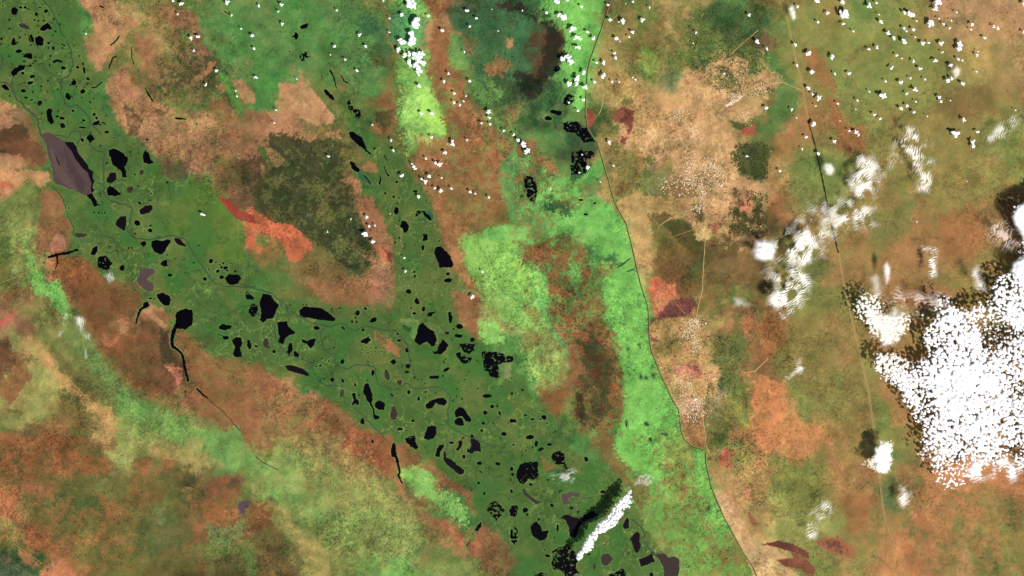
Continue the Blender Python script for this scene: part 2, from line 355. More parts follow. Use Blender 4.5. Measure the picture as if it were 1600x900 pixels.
A(3,3,(60,78,36),'270,360 320,380 290,430 265,400',4,6,.7,1)
A(3,3,(166,92,54),'480,380 700,400 640,480 600,620 480,630',9,9,.7,.5)
A(3,3,(190,120,78),'60,0 460,0 540,120 330,180 100,150',12,10,.75,.6)
A(3,3,(196,100,64),'830,680 900,700 960,800 1050,900 1080,960 940,960 860,820',5,8,.8,.6)
A(3,3,(180,100,62),'910,450 990,520 1020,620 960,640 920,540',6,8,.8,.5)
A(3,3,(212,122,78),'1160,380 1380,480 1400,560 1290,550 1300,650 1260,640 1200,480',5,9,.8,.6)
A(3,3,(206,116,76),'1290,230 1600,260 1640,420 1480,400 1400,330 1380,260',8,10,.7,.7)
A(3,3,(196,130,88),'1170,700 1240,700 1260,820 1300,900 1170,900',6,9,.7,.8)
A(3,3,(78,92,44),'1060,700 1180,640 1180,820 1080,780',12,12,.6,.8)
A(3,3,(84,100,46),'1290,780 1420,700 1460,900 1320,900',12,12,.6,.8)
A(3,3,(76,96,44),'1400,380 1520,420 1600,520 1560,600 1440,500',9,12,.6,.9)
A(3,3,(170,100,66),'800,180 930,200 920,300 860,420 800,330',7,8,.6,.6)
A(3,3,(84,104,60),'720,260 820,280 840,420 960,640 900,640 820,520 720,380',6,9,.6,.8)
A(3,0,(160,90,52),'210,280 300,300 370,420 430,540 420,620 380,560 300,500 250,400',7,9,.75,.6)
A(3,0,(172,88,54),'380,600 450,620 470,760 600,780 620,960 450,960 400,760',7,9,.75,.6)
A(3,0,(150,110,60),'240,580 380,640 400,800 440,960 300,900',10,9,.5,.6)
A(3,0,(164,126,84),'1080,-60 1700,-60 1700,600 1440,560 1400,260 1250,60',16,12,.5,.5)
A(3,0,(104,102,60),'1180,90 1290,100 1280,150 1190,150',6,8,.7,.8)
A(3,0,(64,120,56),'-30,300 40,340 100,440 210,560 190,700 0,880 -60,800 60,620 30,480',8,10,.7,.5)
A(3,0,(200,150,100),'-80,430 60,460 100,520 20,560 -80,560',5,7,.7,.6)
A(3,0,(124,86,48),'1100,560 1400,540 1440,700 1250,760 1000,720',14,12,.5,.5)
A(3,0,(70,120,50),'520,0 640,20 640,130 560,120',10,9,.6,.5)
A(3,0,(84,78,42),'480,380 560,300 650,270 660,290 570,330 500,400',4,4,.5)
A(3,1,(86,122,54),'180,60 420,60 440,360 200,420 150,250',10,10,.6,.5)
A(3,1,(196,130,80),'20,60 90,80 120,250 60,360 0,380 0,160',7,9,.6,.9)
A(3,1,(150,90,56),'60,330 130,320 120,420 40,480 0,460 0,380',5,9,.6,1)
A(3,1,(96,118,54),'640,420 900,380 920,560 760,640 640,740 600,560',12,10,.6,.4)
A(3,1,(168,92,54),'1050,420 1300,400 1380,560 1250,700 1100,720 1040,560',16,12,.6,.4)
A(3,1,(84,96,46),'240,680 360,700 380,840 250,860',12,9,.7,.4)
A(3,2,(88,100,44),'280,0 480,0 500,120 380,160 260,100',10,9,.7,.3)
A(3,2,(206,118,70),'-60,580 60,620 120,740 200,830 460,850 480,960 -60,960',14,12,.85,.5)
A(3,2,(162,106,60),'380,180 540,220 580,420 560,520 440,440',12,9,.6,.3)
A(3,2,(152,88,48),'-40,200 80,200 100,380 -40,520',14,10,.6,.8)
A(3,2,(110,104,46),'120,200 300,240 440,420 430,640 300,700 200,600 160,400',14,10,.6,.4)
A(3,2,(110,92,48),'460,500 600,540 640,880 470,880',8,9,.6,.3)
A(3,2,(92,118,52),'650,640 760,720 860,800 900,900 680,900',8,10,.7,.3)
A(3,2,(200,116,72),'740,720 850,760 880,860 760,880',8,9,.6,.4)
A(3,2,(146,84,56),'660,0 1200,0 1160,60 1000,120 760,100',12,9,.7,.4)
A(0,1,(112,72,46),'-60,-20 250,-20 290,60 270,120 200,110 100,50 -60,30',4,8,.85,.6)
A(0,1,(198,134,88),'-60,160 300,170 320,230 260,280 200,260 180,210 50,340 -60,340',3,5,.85,.3)
A(0,1,(200,100,66),'-40,235 60,230 90,270 0,290 -40,290',3,4,.7)
A(0,1,(116,126,62),'180,230 240,300 210,420 100,560 -60,600 -60,360 50,350',3,8,.85,.5)
A(0,1,(150,94,60),'250,270 330,290 400,350 420,450 440,560 450,640 420,660 300,660 220,680 230,560 250,420',3,8,.85,.5)
A(0,1,(186,116,86),'310,640 350,560 400,570 420,660 330,680',1.5,3,.95,.2)
A(0,1,(112,182,78),'150,600 200,700 230,770 300,860 370,960 200,960 180,780',6,9,.85,.6)
A(0,1,(140,84,46),'310,760 420,700 520,690 620,820 700,880 760,960 400,960 310,830',2.5,6,.9,.6)
A(0,1,(186,120,74),'300,720 340,740 340,860 300,830',4,5,.7)
A(0,1,(84,118,42),'1180,200 1280,200 1350,300 1450,420 1520,500 1540,620 1530,760 1400,740 1200,560 1060,560 1060,380 1150,320',3,7,.85,.3)
A(0,1,(150,108,68),'960,0 1350,-20 1340,150 1250,170 1200,140 1160,60 1010,60',4,9,.8,.7)
A(0,1,(90,72,50),'1010,120 1150,120 1180,200 1080,240 1020,200',6,9,.7,.7)
A(0,1,(132,50,42),'1350,315 1480,400 1520,480 1470,460 1420,400',1,2,.95,.2)
A(0,1,(122,84,58),'1380,260 1600,240 1600,440 1530,400 1460,380',6,9,.8,.7)
A(0,1,(206,94,64),'1520,470 1555,530 1600,600 1640,680 1540,640 1550,560',2,4,.9,.4)
A(0,1,(206,98,66),'1550,400 1580,390 1602,420 1602,530 1560,520',1.5,3,.9,.3)
A(1,1,(60,66,36),'40,-20 480,-20 540,100 560,200 620,330 690,480 720,620 700,780 600,800 540,790 470,700 350,590 260,520 150,480 60,440 -10,300 60,180 100,100',3,17,.9,1.2)
A(1,1,(62,92,40),'20,0 100,60 60,100 10,40',4,6,.8)
A(1,1,(170,112,76),'90,20 190,100 130,145 95,120 60,30',1.5,4,.9,.3)
A(1,1,(160,102,70),'30,120 55,130 50,210 25,200',1.5,3,.8)
A(1,1,(172,116,74),'520,230 590,200 650,230 660,300 630,300 600,255',1.5,4,.9,.3)
A(1,1,(164,114,70),'660,150 700,105 750,120 765,185 690,175',1.5,4,.9,.3)
A(1,1,(162,104,70),'620,330 730,330 770,460 860,600 850,760 780,700 720,620 680,520 640,420',3,5,.88,.4)
A(1,1,(198,104,70),'740,640 850,670 858,790 790,720',2,4,.8,.4)
A(1,1,(116,52,42),'800,655 855,680 850,800 830,720',2,4,.8,.6)
A(1,1,(120,126,60),'480,600 560,590 580,640 520,700 480,650',6,7,.7,1.2)
A(1,1,(112,106,52),'400,300 450,290 475,470 400,520 380,400',6,7,.7,.9)
A(1,1,(208,104,70),'-60,410 0,430 100,490 230,505 340,610 360,670 320,660 290,720 240,740 200,720 190,660 140,590 100,570 0,550 -60,520',1.5,5,.95,.4)
A(1,1,(122,98,54),'360,640 480,700 560,800 640,820 690,960 100,960 60,800 250,740',6,10,.85,.5)
A(1,1,(66,118,46),'60,780 190,800 300,900 40,960 -40,880',9,12,.7,.7)
A(1,1,(84,118,50),'0,560 80,580 60,640 0,640',4,6,.8)
A(1,1,(152,106,74),'700,790 860,790 870,960 690,960',4,6,.75,.3)
A(1,1,(144,98,56),'980,-60 1000,200 1060,300 1110,360 1150,500 1180,600 1260,760 1320,900 1400,930 1310,720 1300,560 1430,480 1540,300 1500,-40',4,9,.8,.9)
A(1,1,(182,118,74),'1190,600 1260,640 1300,760 1360,880 1300,860 1220,720',3,5,.75,.4)
A(1,1,(170,104,64),'1380,-40 1600,-40 1560,80 1500,150 1420,60',5,9,.7,1)
A(1,1,(118,90,46),'1300,420 1560,300 1600,500 1400,560 1280,560 1200,560',10,10,.7,.8)
A(1,1,(120,178,74),'1280,580 1420,560 1600,520 1640,960 1400,900 1310,760',3,7,.85,.9)
A(1,1,(92,178,78),'1420,540 1590,500 1570,590 1430,610',3,5,.85,.3)
A(1,1,(84,160,76),'1550,60 1620,20 1640,500 1590,480 1560,340 1520,250',5,9,.75,.8)
A(0,2,(92,186,78),'260,-40 380,-40 440,120 440,200 400,200 350,150',4,8,.85,.8)
A(0,2,(96,154,72),'600,420 740,460 760,540 700,570 620,500',7,9,.8,.8)
A(0,2,(100,124,66),'420,180 580,280 640,440 760,560 820,690 700,640 500,440 400,280',8,10,.75,.6)
A(0,2,(102,156,70),'720,660 900,700 1100,790 1250,860 1400,960 1100,960 900,850 740,800',9,10,.8,.7)
A(0,2,(126,78,44),'400,-40 860,-40 900,100 850,230 840,340 1000,600 1110,700 1200,750 1120,790 900,690 760,600 600,400 560,200 450,120',4,8,.88,.8)
A(0,2,(178,118,80),'680,200 800,195 830,240 800,280 700,260',4,6,.85,.5)
A(0,2,(164,98,64),'640,270 700,330 740,310 700,370 650,360',3,5,.7)
A(0,2,(184,124,88),'890,140 940,140 1040,230 1020,250 940,190',2,3,.8)
A(0,2,(98,68,42),'860,180 960,200 1010,320 1020,460 1100,560 1110,690 950,600 850,400',6,9,.6,.7)
A(0,2,(66,56,38),'1000,250 1050,270 1080,400 1130,460 1130,480 1020,470 1000,350',3,4,.88,.3)
A(0,2,(206,112,86),'1025,480 1140,500 1140,560 1110,610 1090,560',1.2,3,.95,.25)
A(0,2,(142,88,52),'1110,260 1160,290 1250,380 1370,440 1640,480 1640,960 1550,960 1400,760 1230,600 1190,560 1145,400 1080,370 1080,340',3,6,.85,.8)
A(0,2,(166,98,66),'1130,700 1200,650 1280,680 1200,770 1130,760',5,6,.8,.4)
A(0,2,(156,142,78),'100,700 170,580 220,560 215,740 150,770 40,750',1.5,4,.8,.3)
A(0,2,(150,136,74),'-40,760 100,790 200,830 120,880 0,860',4,8,.6,.6)
A(0,2,(188,138,82),'240,380 300,400 420,540 600,740 700,740 740,900 680,960 600,760 450,650 300,520',5,7,.8,.3)
A(0,2,(92,88,44),'320,360 480,480 700,620 730,700 600,700 450,580 330,450',10,9,.8,.3)
A(0,2,(110,72,46),'-60,400 100,380 200,440 100,540 -60,560',10,9,.75,.6)
A(0,2,(130,86,62),'100,200 190,180 220,310 160,320',4,6,.75,.5)
A(0,2,(190,90,70),'-40,230 100,140 120,150 20,240 -40,280',1.5,2,.85)
A(0,2,(136,132,68),'40,250 100,260 130,400 80,400',3,5,.7)
A(1,2,(160,98,62),'-80,480 150,580 250,640 350,680 480,720 600,800 690,960 -80,960',3,8,.85,.7)
A(1,2,(116,100,54),'0,860 250,820 400,960 -60,960',12,10,.6,.6)
A(1,2,(186,130,84),'170,560 240,545 240,590 200,610 160,590',2,4,.8,.5)
A(1,2,(172,110,66),'740,270 840,320 900,380 890,430 820,390 740,320',1.5,4,.9,.4)
A(1,2,(94,88,50),'750,290 830,310 820,350 770,350',2,4,.7,.5)
A(1,2,(146,98,60),'240,-40 860,-40 850,150 780,160 700,110 500,120 400,80',5,9,.8,.7)
A(1,2,(160,108,80),'740,-60 850,-60 840,120 760,110',4,6,.8,.3)
A(1,2,(146,92,58),'1230,20 1400,60 1400,200 1390,330 1330,300 1270,180',4,8,.85,.8)
A(1,2,(128,194,84),'1390,200 1500,205 1550,330 1450,345 1400,290',4,7,.85,.7)
A(1,2,(120,176,78),'1400,-20 1640,-20 1640,260 1540,200 1430,100',5,9,.75,1)
A(1,2,(118,148,78),'900,195 960,190 1020,205 1010,280 990,330 960,290 930,230',1,2,.95,.3)
A(1,2,(44,32,30),'920,235 970,245 975,290 945,270',1,3,.9,.5)
A(1,2,(128,138,84),'1520,480 1600,450 1600,575 1540,565',3,4,.8,.4)
A(1,2,(104,112,50),'1500,680 1600,660 1600,740 1520,740',8,8,.6)
A(0,3,(154,90,50),'-60,20 300,20 560,60 690,180 690,290 580,260 400,270 -60,300',3,8,.85,.8)
A(0,3,(92,94,48),'460,60 640,100 650,170 500,150',5,9,.6,.9)
A(0,3,(188,104,64),'-60,340 100,350 150,600 80,560 -60,520',6,9,.8,.5)
A(0,3,(150,90,50),'150,560 380,520 400,760 250,760 130,640',10,10,.7,.7)
A(0,3,(88,92,44),'150,420 520,380 560,600 420,640 180,560',12,12,.6,.9)
A(0,3,(64,80,40),'540,400 680,430 660,520 560,480',6,9,.8,.6)
A(0,3,(122,118,64),'580,320 640,310 720,220 770,240 775,400 660,415 600,370',1.5,3,.85,.3)
A(0,3,(152,160,86),'640,120 740,130 860,150 820,210 720,200',6,7,.7,.4)
A(0,3,(148,88,52),'790,320 860,280 960,300 1040,400 940,480 920,540 800,440',4,7,.85,.7)
A(0,3,(86,88,44),'1000,240 1120,220 1120,400 1040,370',6,9,.7,.9)
A(0,3,(122,136,84),'930,550 960,480 1030,465 1040,540 980,620',1.2,3,.9,.2)
A(0,3,(88,104,60),'1040,560 1150,580 1140,700 980,700 950,640',5,6,.7,.4)
A(0,3,(196,118,82),'1140,350 1190,340 1195,430 1150,430',2,4,.85,.4)
A(0,3,(150,90,52),'1200,460 1320,430 1470,460 1480,560 1400,590 1300,560',2,4,.85,.5)
A(0,3,(150,86,56),'1170,560 1300,560 1310,680 1220,700',5,7,.75,.7)
A(0,3,(146,82,52),'1300,280 1460,260 1520,340 1480,440 1320,420',6,8,.75,.7)
A(0,3,(104,60,66),'1400,285 1535,290 1480,330 1440,310',2,5,.8,.7)
A(0,3,(84,56,80),'1480,440 1540,430 1610,445 1590,465 1530,480 1530,520 1500,510',1.2,3,.92,.5)
A(0,3,(106,130,72),'1290,570 1400,610 1520,540 1520,640 1400,740 1310,680',5,7,.7,.3)
A(0,3,(92,76,40),'960,760 1060,700 1150,760 1280,800 1280,960 900,960',5,8,.85,.6)
A(0,3,(88,80,42),'1340,800 1450,750 1540,800 1550,960 1340,960',2,3,.85,.5)
A(0,3,(60,84,42),'880,560 920,600 880,760 800,830 850,700',4,5,.75,.5)
A(0,3,(84,94,68),'-60,745 0,745 120,810 230,885 260,960 -60,960',1.5,2,.9,.4)
A(0,3,(50,78,38),'70,740 110,760 150,830 240,885 210,890 100,820',2,3,.85,.4)
A(0,3,(200,114,76),'260,860 400,790 500,900 520,960 250,960',4,7,.85,.7)
A(0,3,(192,112,74),'100,720 180,770 260,830 140,820',3,5,.7,.6)
A(0,3,(98,160,74),'1180,-20 1500,-20 1620,200 1620,290 1400,220 1280,100',8,10,.75,.6)
A(0,3,(158,138,76),'820,60 1150,60 1380,200 1200,200 940,150',8,9,.75,.4)
A(1,3,(120,78,44),'-40,440 20,440 80,400 140,440 130,580 0,610 -40,620',1.2,2,.92,.4)
A(1,3,(64,66,42),'60,420 90,395 135,430 125,480 90,450',2,3,.8)
A(1,3,(184,136,78),'220,580 340,620 440,760 490,960 350,960 270,740',6,8,.85,.3)
A(1,3,(190,120,76),'150,460 210,500 240,600 180,590',4,5,.7,.4)
A(1,3,(100,164,78),'-20,150 180,220 300,300 320,440 480,460 560,540 480,560 300,520 200,380 100,280',7,9,.8,.8)
A(1,3,(94,188,76),'800,800 900,770 1000,900 1020,960 760,960',6,9,.85,.6)
A(1,3,(148,160,84),'760,520 960,500 1060,690 900,760 800,680',8,10,.8,.8)
A(1,3,(96,100,50),'480,480 740,540 760,760 560,800 460,640',14,12,.75,.3)
A(1,3,(104,84,46),'0,600 180,600 260,760 300,960 0,960',9,9,.75,.6)
A(1,3,(154,86,52),'500,-60 850,20 870,130 860,300 800,290 660,170 540,130',4,8,.88,.7)
A(1,3,(150,124,70),'180,0 500,60 640,180 820,320 760,400 400,260',12,12,.6,.6)
A(1,3,(164,130,74),'380,260 660,280 860,400 900,480 640,520 420,440',10,10,.7,.5)
A(1,3,(190,120,78),'870,290 920,300 960,470 940,460 890,380',2,4,.8,.3)
A(1,3,(110,76,44),'940,340 1000,400 1060,470 960,450',5,6,.7,.7)
A(1,3,(118,172,80),'940,240 1060,230 1110,350 1200,370 1320,470 1320,560 1250,540 1100,430 980,340',3,8,.88,.8)
A(1,3,(146,92,56),'870,100 920,90 1020,150 1000,200 900,230',3,6,.85,.7)
A(1,3,(104,74,42),'930,170 1010,130 1010,190 940,230',4,6,.7,.7)
A(1,3,(148,92,56),'1020,215 1150,230 1210,310 1300,350 1360,380 1360,520 1320,450 1280,390 1190,350 1110,250',2.5,5,.85,.4)
A(1,3,(170,98,66),'1010,540 1180,540 1280,650 1320,780 1320,830 1240,770 1100,660',5,8,.85,.6)
A(1,3,(200,108,74),'1270,680 1340,600 1345,640 1310,740 1320,800 1260,760',2.5,4,.85,.3)
A(1,3,(160,92,60),'1370,650 1420,580 1430,700 1370,780 1330,770',4,6,.85,.5)
A(1,3,(130,92,54),'1440,600 1600,700 1600,960 1480,900 1400,740',9,10,.75,.5)
A(1,3,(94,120,54),'1300,600 1360,640 1300,740',2,2,.7,.2)
A(1,3,(130,150,74),'1100,840 1340,800 1500,960 1100,960',10,12,.6,.7)

P.append(((116,138,66), [(60,465),(110,480),(170,560),(210,600),(300,640),(370,680),(430,720),(520,740),(590,760),(640,800),(720,850),(770,930),(480,930),(440,850),(420,780),(370,740),(280,700),(190,690),(180,640),(130,590),(60,520),(20,480)], 13, 12, .45, .5))
P.append(((150,150,76), [(430,700),(560,740),(620,800),(600,850),(520,800),(430,760)], 10, 10, .5, .6))
P.append(((104,100,46), [(100,760),(220,740),(300,770),(300,880),(250,930),(120,900),(80,830)], 13, 12, .5, .5))
P.append(((130,118,58), [(1240,500),(1330,470),(1350,600),(1330,760),(1270,640),(1230,560)], 13, 12, .5, .3))
P.append(((114,126,54), [(1210,700),(1290,690),(1310,800),(1250,860),(1200,800)], 12, 12, .45, .5))
P.append(((226,134,80), [(1172,585),(1200,590),(1230,640),(1300,690),(1250,725),(1180,700)], 11, 10, .75, .3))
# two kinds of cover growing through one another
A(2,2,(96,140,62),'200,-60 560,-60 580,180 650,360 700,560 660,960 480,960 440,640 440,460 340,340 250,220',4,10,.75,3.6)
A(2,2,(60,44,30),'380,240 600,240 640,500 620,800 480,900 380,800 440,500',5,10,.6,4)
A(2,2,(126,104,54),'80,0 200,160 320,400 320,560 230,640 90,520 60,200',5,10,.55,3.4)
A(1,0,(104,150,66),'1100,420 1300,460 1500,520 1600,700 1600,960 1240,960 1120,640',8,10,.6,3.8)
A(1,1,(176,112,72),'980,60 1600,0 1600,240 1460,420 1300,560 1200,600 1100,350',8,10,.6,3.6)
A(1,1,(98,120,54),'1150,100 1500,0 1560,260 1420,440 1200,420',8,10,.5,4)
A(1,1,(110,110,58),'60,20 480,0 560,200 620,330 690,480 700,780 540,790 350,590 150,480 0,300',8,12,.6,4.4)
A(1,0,(92,150,66),'880,300 960,380 960,600 900,700 850,600',6,9,.6,3.4)
A(1,0,(184,222,110),'900,560 1100,560 1200,900 960,900',7,9,.5,4)
A(2,1,(138,96,52),'0,0 400,100 500,300 300,500 200,620 0,640',10,12,.5,3.8)
A(2,1,(80,160,70),'240,620 560,640 560,900 200,900 140,760',8,12,.6,3.8)
A(2,1,(206,156,100),'1200,240 1600,300 1600,700 1300,640 1200,420',10,12,.6,3.8)
A(2,1,(140,112,60),'700,0 1350,0 1350,280 1180,420 900,420 720,260',10,12,.5,4.2)
A(2,0,(196,150,96),'1100,330 1600,300 1600,640 1200,620',10,12,.6,3.6)
A(2,0,(66,84,44),'820,20 1600,0 1600,420 1200,420 900,300',14,12,.5,4.2)
A(2,0,(150,126,66),'500,60 1100,20 1100,420 600,600 480,420',14,12,.5,3.8)
A(0,3,(94,88,44),'-40,60 620,80 680,300 400,420 -40,360',8,12,.6,3.6)
A(0,3,(176,104,62),'0,300 700,420 900,700 700,860 0,860',14,12,.5,4)
A(0,3,(92,92,48),'800,280 1500,280 1560,600 1200,900 900,700',12,12,.5,3.8)
A(0,2,(88,78,42),'400,0 880,0 860,340 1100,700 760,600 560,240',8,12,.5,4)
A(0,2,(112,110,54),'1110,280 1600,500 1600,900 1250,640',8,12,.5,4)
A(1,2,(118,118,60),'0,520 300,680 640,860 640,960 0,960',10,12,.5,3.8)
A(1,3,(162,150,82),'0,0 700,120 1000,500 1000,860 500,900 0,500',16,14,.5,3.8)
A(1,3,(110,150,70),'100,60 700,260 1000,700 700,900 300,560',16,14,.5,4)
A(0,0,(176,122,80),'660,0 1240,60 1300,800 800,800 700,440',14,12,.5,4)
A(0,0,(112,104,56),'900,440 1560,500 1600,900 980,900',14,12,.5,3.8)
A(0,1,(112,80,52),'960,0 1600,0 1600,440 1340,260 1000,200',10,12,.55,3.8)
A(1,0,(70,104,56),'400,0 860,0 860,500 600,560 420,400',16,12,.5,4)
A(2,3,(134,104,54),'650,0 1100,100 1380,660 1480,900 1060,900 900,600 900,260',10,12,.6,3.9)
A(2,3,(96,176,72),'660,160 1200,160 1320,560 1420,860 1100,860 860,520',10,12,.6,4)
A(2,2,(150,112,62),'1200,0 1600,0 1600,900 1200,900',14,12,.5,3.9)
A(2,2,(94,104,54),'1200,200 1560,100 1500,900 1220,900',14,12,.5,4.3)
A(3,3,(186,110,68),'780,200 1600,240 1600,900 820,900',14,12,.55,3.7)
A(3,3,(98,100,50),'820,300 1600,380 1600,900 900,900',14,12,.5,4.2)
P.append(((206,98,62), T(1,1,'-60,420 0,430 100,490 230,505 340,610 360,670 320,660 290,720 240,740 200,720 190,660 140,590 100,570 0,550'), .8, 1.5, .8, .1))
P.append(((168,62,46), T(0,1,'1350,318 1420,350 1500,410 1590,450 1600,500 1530,480 1440,430'), .7, 1, .9, .1))
P.append(((104,50,46), T(3,3,'-10,705 60,680 160,700 250,750 255,790 180,760 60,722'), .6, 1.2, .95, .1))
P.append(((132,64,54), T(3,3,'60,802 160,785 140,745 210,770 255,812 300,860 270,910 225,880 200,850 110,840'), .6, 1.2, .95, .1))
P.append(((176,92,68), T(3,3,'300,690 350,655 450,660 520,710 560,770 520,790 400,752 330,722'), .6, 1.2, .95, .1))
P.append(((110,52,50), T(3,3,'330,680 440,664 500,710 540,775 440,760 350,720'), 2, 2, .9, 3.2))
# ------------------------------------------------------------------ water outlines  (material, outline, raggedness)
LAKES = []
def Lk(c, r, s, m='k', rag=0): LAKES.append((m, T(c, r, s), rag))
def B(c, r, s, m='k'):
    for t in s.split():
        v = [float(q) for q in t.split(',')]; u, w_, rx, ry = v[:4]; rot = math.radians(v[4]) if len(v) > 4 else 0
        pts = []; k = random.random()*6
        for i in range(9):
            a = i/9*math.tau; rr = 1+.28*math.sin(2*a+k)*random.random()+random.uniform(-.16, .16)
            x = rx*rr*math.cos(a); y = ry*rr*math.sin(a)
            pts.append((c*400+(u+x*math.cos(rot)-y*math.sin(rot))/4, r*225+(w_+x*math.sin(rot)+y*math.cos(rot))/4))
        LAKES.append((m, pts, 0))
def ribbon(pts, ws):
    """outline of a stroke with per-point widths"""
    n = len(pts); Lp = []; Rp = []
    if not hasattr(ws, '__len__'): ws = [ws]*n
    for i in range(n):
        a = pts[max(0, i-1)]; b = pts[min(n-1, i+1)]
        dx, dy = b[0]-a[0], b[1]-a[1]; l = math.hypot(dx, dy) or 1
        nx, ny = -dy/l*ws[i]/2, dx/l*ws[i]/2
        Lp.append((pts[i][0]+nx, pts[i][1]+ny)); Rp.append((pts[i][0]-nx, pts[i][1]-ny))
    return Lp, Rp
def St(c, r, s, ws, m='k'):
    p = T(c, r, s); ws = [q/4 for q in (ws if hasattr(ws, '__len__') else [ws]*len(p))]
    a, b = ribbon(p, ws); LAKES.append((m, a+b[::-1], 0))
# north-west marsh
Lk(0,0,'70,55 95,45 112,60 108,80 90,95 72,85')
B(0,0,'128,47,10,8 157,45,9,9 228,88,8,13 288,70,15,9 18,38,5,5 305,270,9,9 332,300,9,14 118,320,18,12 190,410,8,8 315,350,7,6 398,425,15,12 143,458,12,8 200,478,18,10,-30 190,517,20,8,-20 485,420,10,8 527,440,7,20 550,492,14,8 8,242,6,10 5,277,6,5 145,567,16,12 162,610,10,8 205,573,7,5 197,625,14,4,-20 462,518,14,16 515,572,16,13 425,605,15,22 457,692,10,7 388,738,16,8 357,727,12,5 522,753,10,9 590,715,9,10 603,738,8,10 603,770,20,14 650,770,16,4,30 667,825,12,9 515,797,28,4 515,875,10,12 713,862,5,4 250,48,6,4 275,130,8,5 390,300,7,5 240,130,7,5 215,125,8,5 265,180,12,12 205,395,5,4 250,360,5,4 300,505,7,4 440,530,5,6 480,540,5,5 510,610,5,4 520,400,5,12 495,350,7,4 570,680,5,3 60,600,6,5')
B(0,0,'248,645,15,16 392,785,18,15','p')
Lk(0,0,'120,150 150,145 175,165 190,185 170,182 140,172 122,160','b')
Lk(0,0,'285,150 300,140 325,175 318,185 300,178 275,192 250,185 262,165')
Lk(0,0,'80,235 92,235 95,260 100,275 80,285 70,272')
Lk(0,0,'180,230 195,215 212,240 212,262 195,265 182,255')
Lk(0,0,'222,235 240,225 262,228 272,250 270,285 232,285 222,262')
Lk(0,0,'140,355 175,328 198,338 200,370 175,365')
Lk(0,0,'330,385 360,370 392,385 388,393 360,382 335,395')
Lk(0,0,'68,455 90,430 130,405 158,410 152,432 120,445 98,470 78,472')
Lk(0,0,'5,535 30,528 50,545 62,565 30,560')
Lk(0,0,'290,695 305,678 325,682 325,700 318,720 340,765 320,780 295,745')
Lk(0,0,'540,860 560,838 575,850 593,865 565,895')
St(0,0,'620,35 650,48',7); St(0,0,'750,220 725,255 690,285',[4,7,6]); St(0,0,'730,350 705,360 690,400 680,430',[5,7,6,5])
St(0,0,'640,510 600,545 570,548',5); St(0,0,'905,545 935,600 960,640',[4,9,5]); St(0,0,'1095,738 1130,742 1165,745',[10,9,4])
B(0,0,'1230,775,6,5 920,873,8,6'); St(0,0,'1400,70 1440,95',4); St(0,0,'820,290 825,370 840,405',3)
# north
Lk(1,0,'275,165 300,152 325,148 318,175 280,180'); Lk(1,0,'220,230 240,220 245,200 262,212 265,230 250,250 240,235')
Lk(1,0,'275,345 300,328 332,330 335,355 318,362 300,350 302,385 280,380 270,360','k',1)
B(1,0,'210,322,4,5 410,475,4,4'); St(1,0,'462,440 485,480 495,530 505,550',[12,6,5,3]); St(1,0,'530,470 550,505 575,520',[4,6,5])
Lk(1,0,'422,560 440,560 465,590 480,600 490,630 470,618 430,580')
Lk(1,0,'568,640 580,620 600,660 650,690 655,720 640,742 610,725 585,690','k',1)
Lk(1,0,'580,825 610,825 660,860 678,895 690,930 640,905 590,860'); St(1,0,'635,835 665,870',10,'g')
St(1,1,'640,0 670,18 700,50 718,65',[14,12,8,5])
Lk(1,1,'585,110 605,112 650,165 640,180 610,165 590,130'); Lk(1,1,'640,180 665,185 700,215 720,255 690,240 650,215','g'); St(1,1,'672,195 700,220 720,255',5)
St(1,1,'775,200 780,225 770,250',[4,7,12]); St(1,1,'800,140 815,180 832,202',[3,4,12]); St(1,1,'800,70 820,100',4)
B(1,1,'740,28,8,6 880,237,8,8 808,308,8,7 860,330,8,9 893,335,4,6 995,295,16,6 1145,608,5,5 897,587,5,6 868,615,4,12 1043,647,8,16 1200,812,13,8 1200,853,24,14 990,800,8,8 993,825,8,7 930,625,3,4 990,628,3,3 850,20,4,10')
Lk(1,1,'862,430 870,392 890,400 890,430 875,442'); Lk(1,1,'900,515 915,478 940,485 958,515 945,550 925,555 918,530')
Lk(1,1,'1050,412 1105,440 1108,470 1090,482 1050,455','g'); Lk(1,1,'995,455 1000,420 1020,412 1050,420 1085,450 1100,478 1075,470 1045,440 1020,430 1005,450','k',1)
Lk(1,1,'1037,600 1050,590 1045,565 1070,565 1072,600 1050,605'); Lk(1,1,'1115,680 1125,645 1150,640 1185,670 1215,700 1235,760 1225,772 1190,770 1145,772 1142,740 1125,710')
# west
Lk(0,1,'250,-60 300,-70 350,-45 400,-15 460,-8 480,20 485,55 520,95 545,130 560,160 582,175 578,210 590,235 575,265 588,290 575,315 540,320 505,310 470,285 430,280 395,260 350,250 330,220 330,165 315,110 300,60 290,0','s')
Lk(0,1,'540,320 575,312 600,350 605,375 625,378 590,390 570,350')
Lk(0,1,'680,40 710,28 760,50 800,90 795,120 775,140 785,165 790,210 762,205 765,175 740,155 705,130 695,90 682,70')
Lk(0,1,'665,225 690,180 725,180 728,220 700,242 672,240','p'); Lk(0,1,'665,285 690,262 730,290 760,315 720,328 675,320')
Lk(0,1,'895,60 908,38 930,60 940,100 960,118 930,125 898,115'); B(0,1,'668,120,6,6 1047,240,7,7 873,370,8,8 815,50,5,6 855,493,20,14,30 938,540,16,10 762,775,14,18 1063,820,14,9 1318,732,14,12 1280,845,10,14 1385,832,12,12 1212,742,7,4 1240,790,5,3 1245,635,6,4 630,12,7,5 843,190,6,5 865,262,5,5 945,310,5,6 940,510,8,5 672,680,6,3 1525,583,4,4 430,400,5,5 588,428,4,7 617,430,4,9 638,432,3,6 655,430,4,8 805,650,3,8 825,648,4,9,-30 1100,715,4,4 837,580,7,4')
B(0,1,'885,177,14,16 812,287,18,20','b'); Lk(0,1,'870,415 910,385 950,382 955,410 930,430 880,440','p')
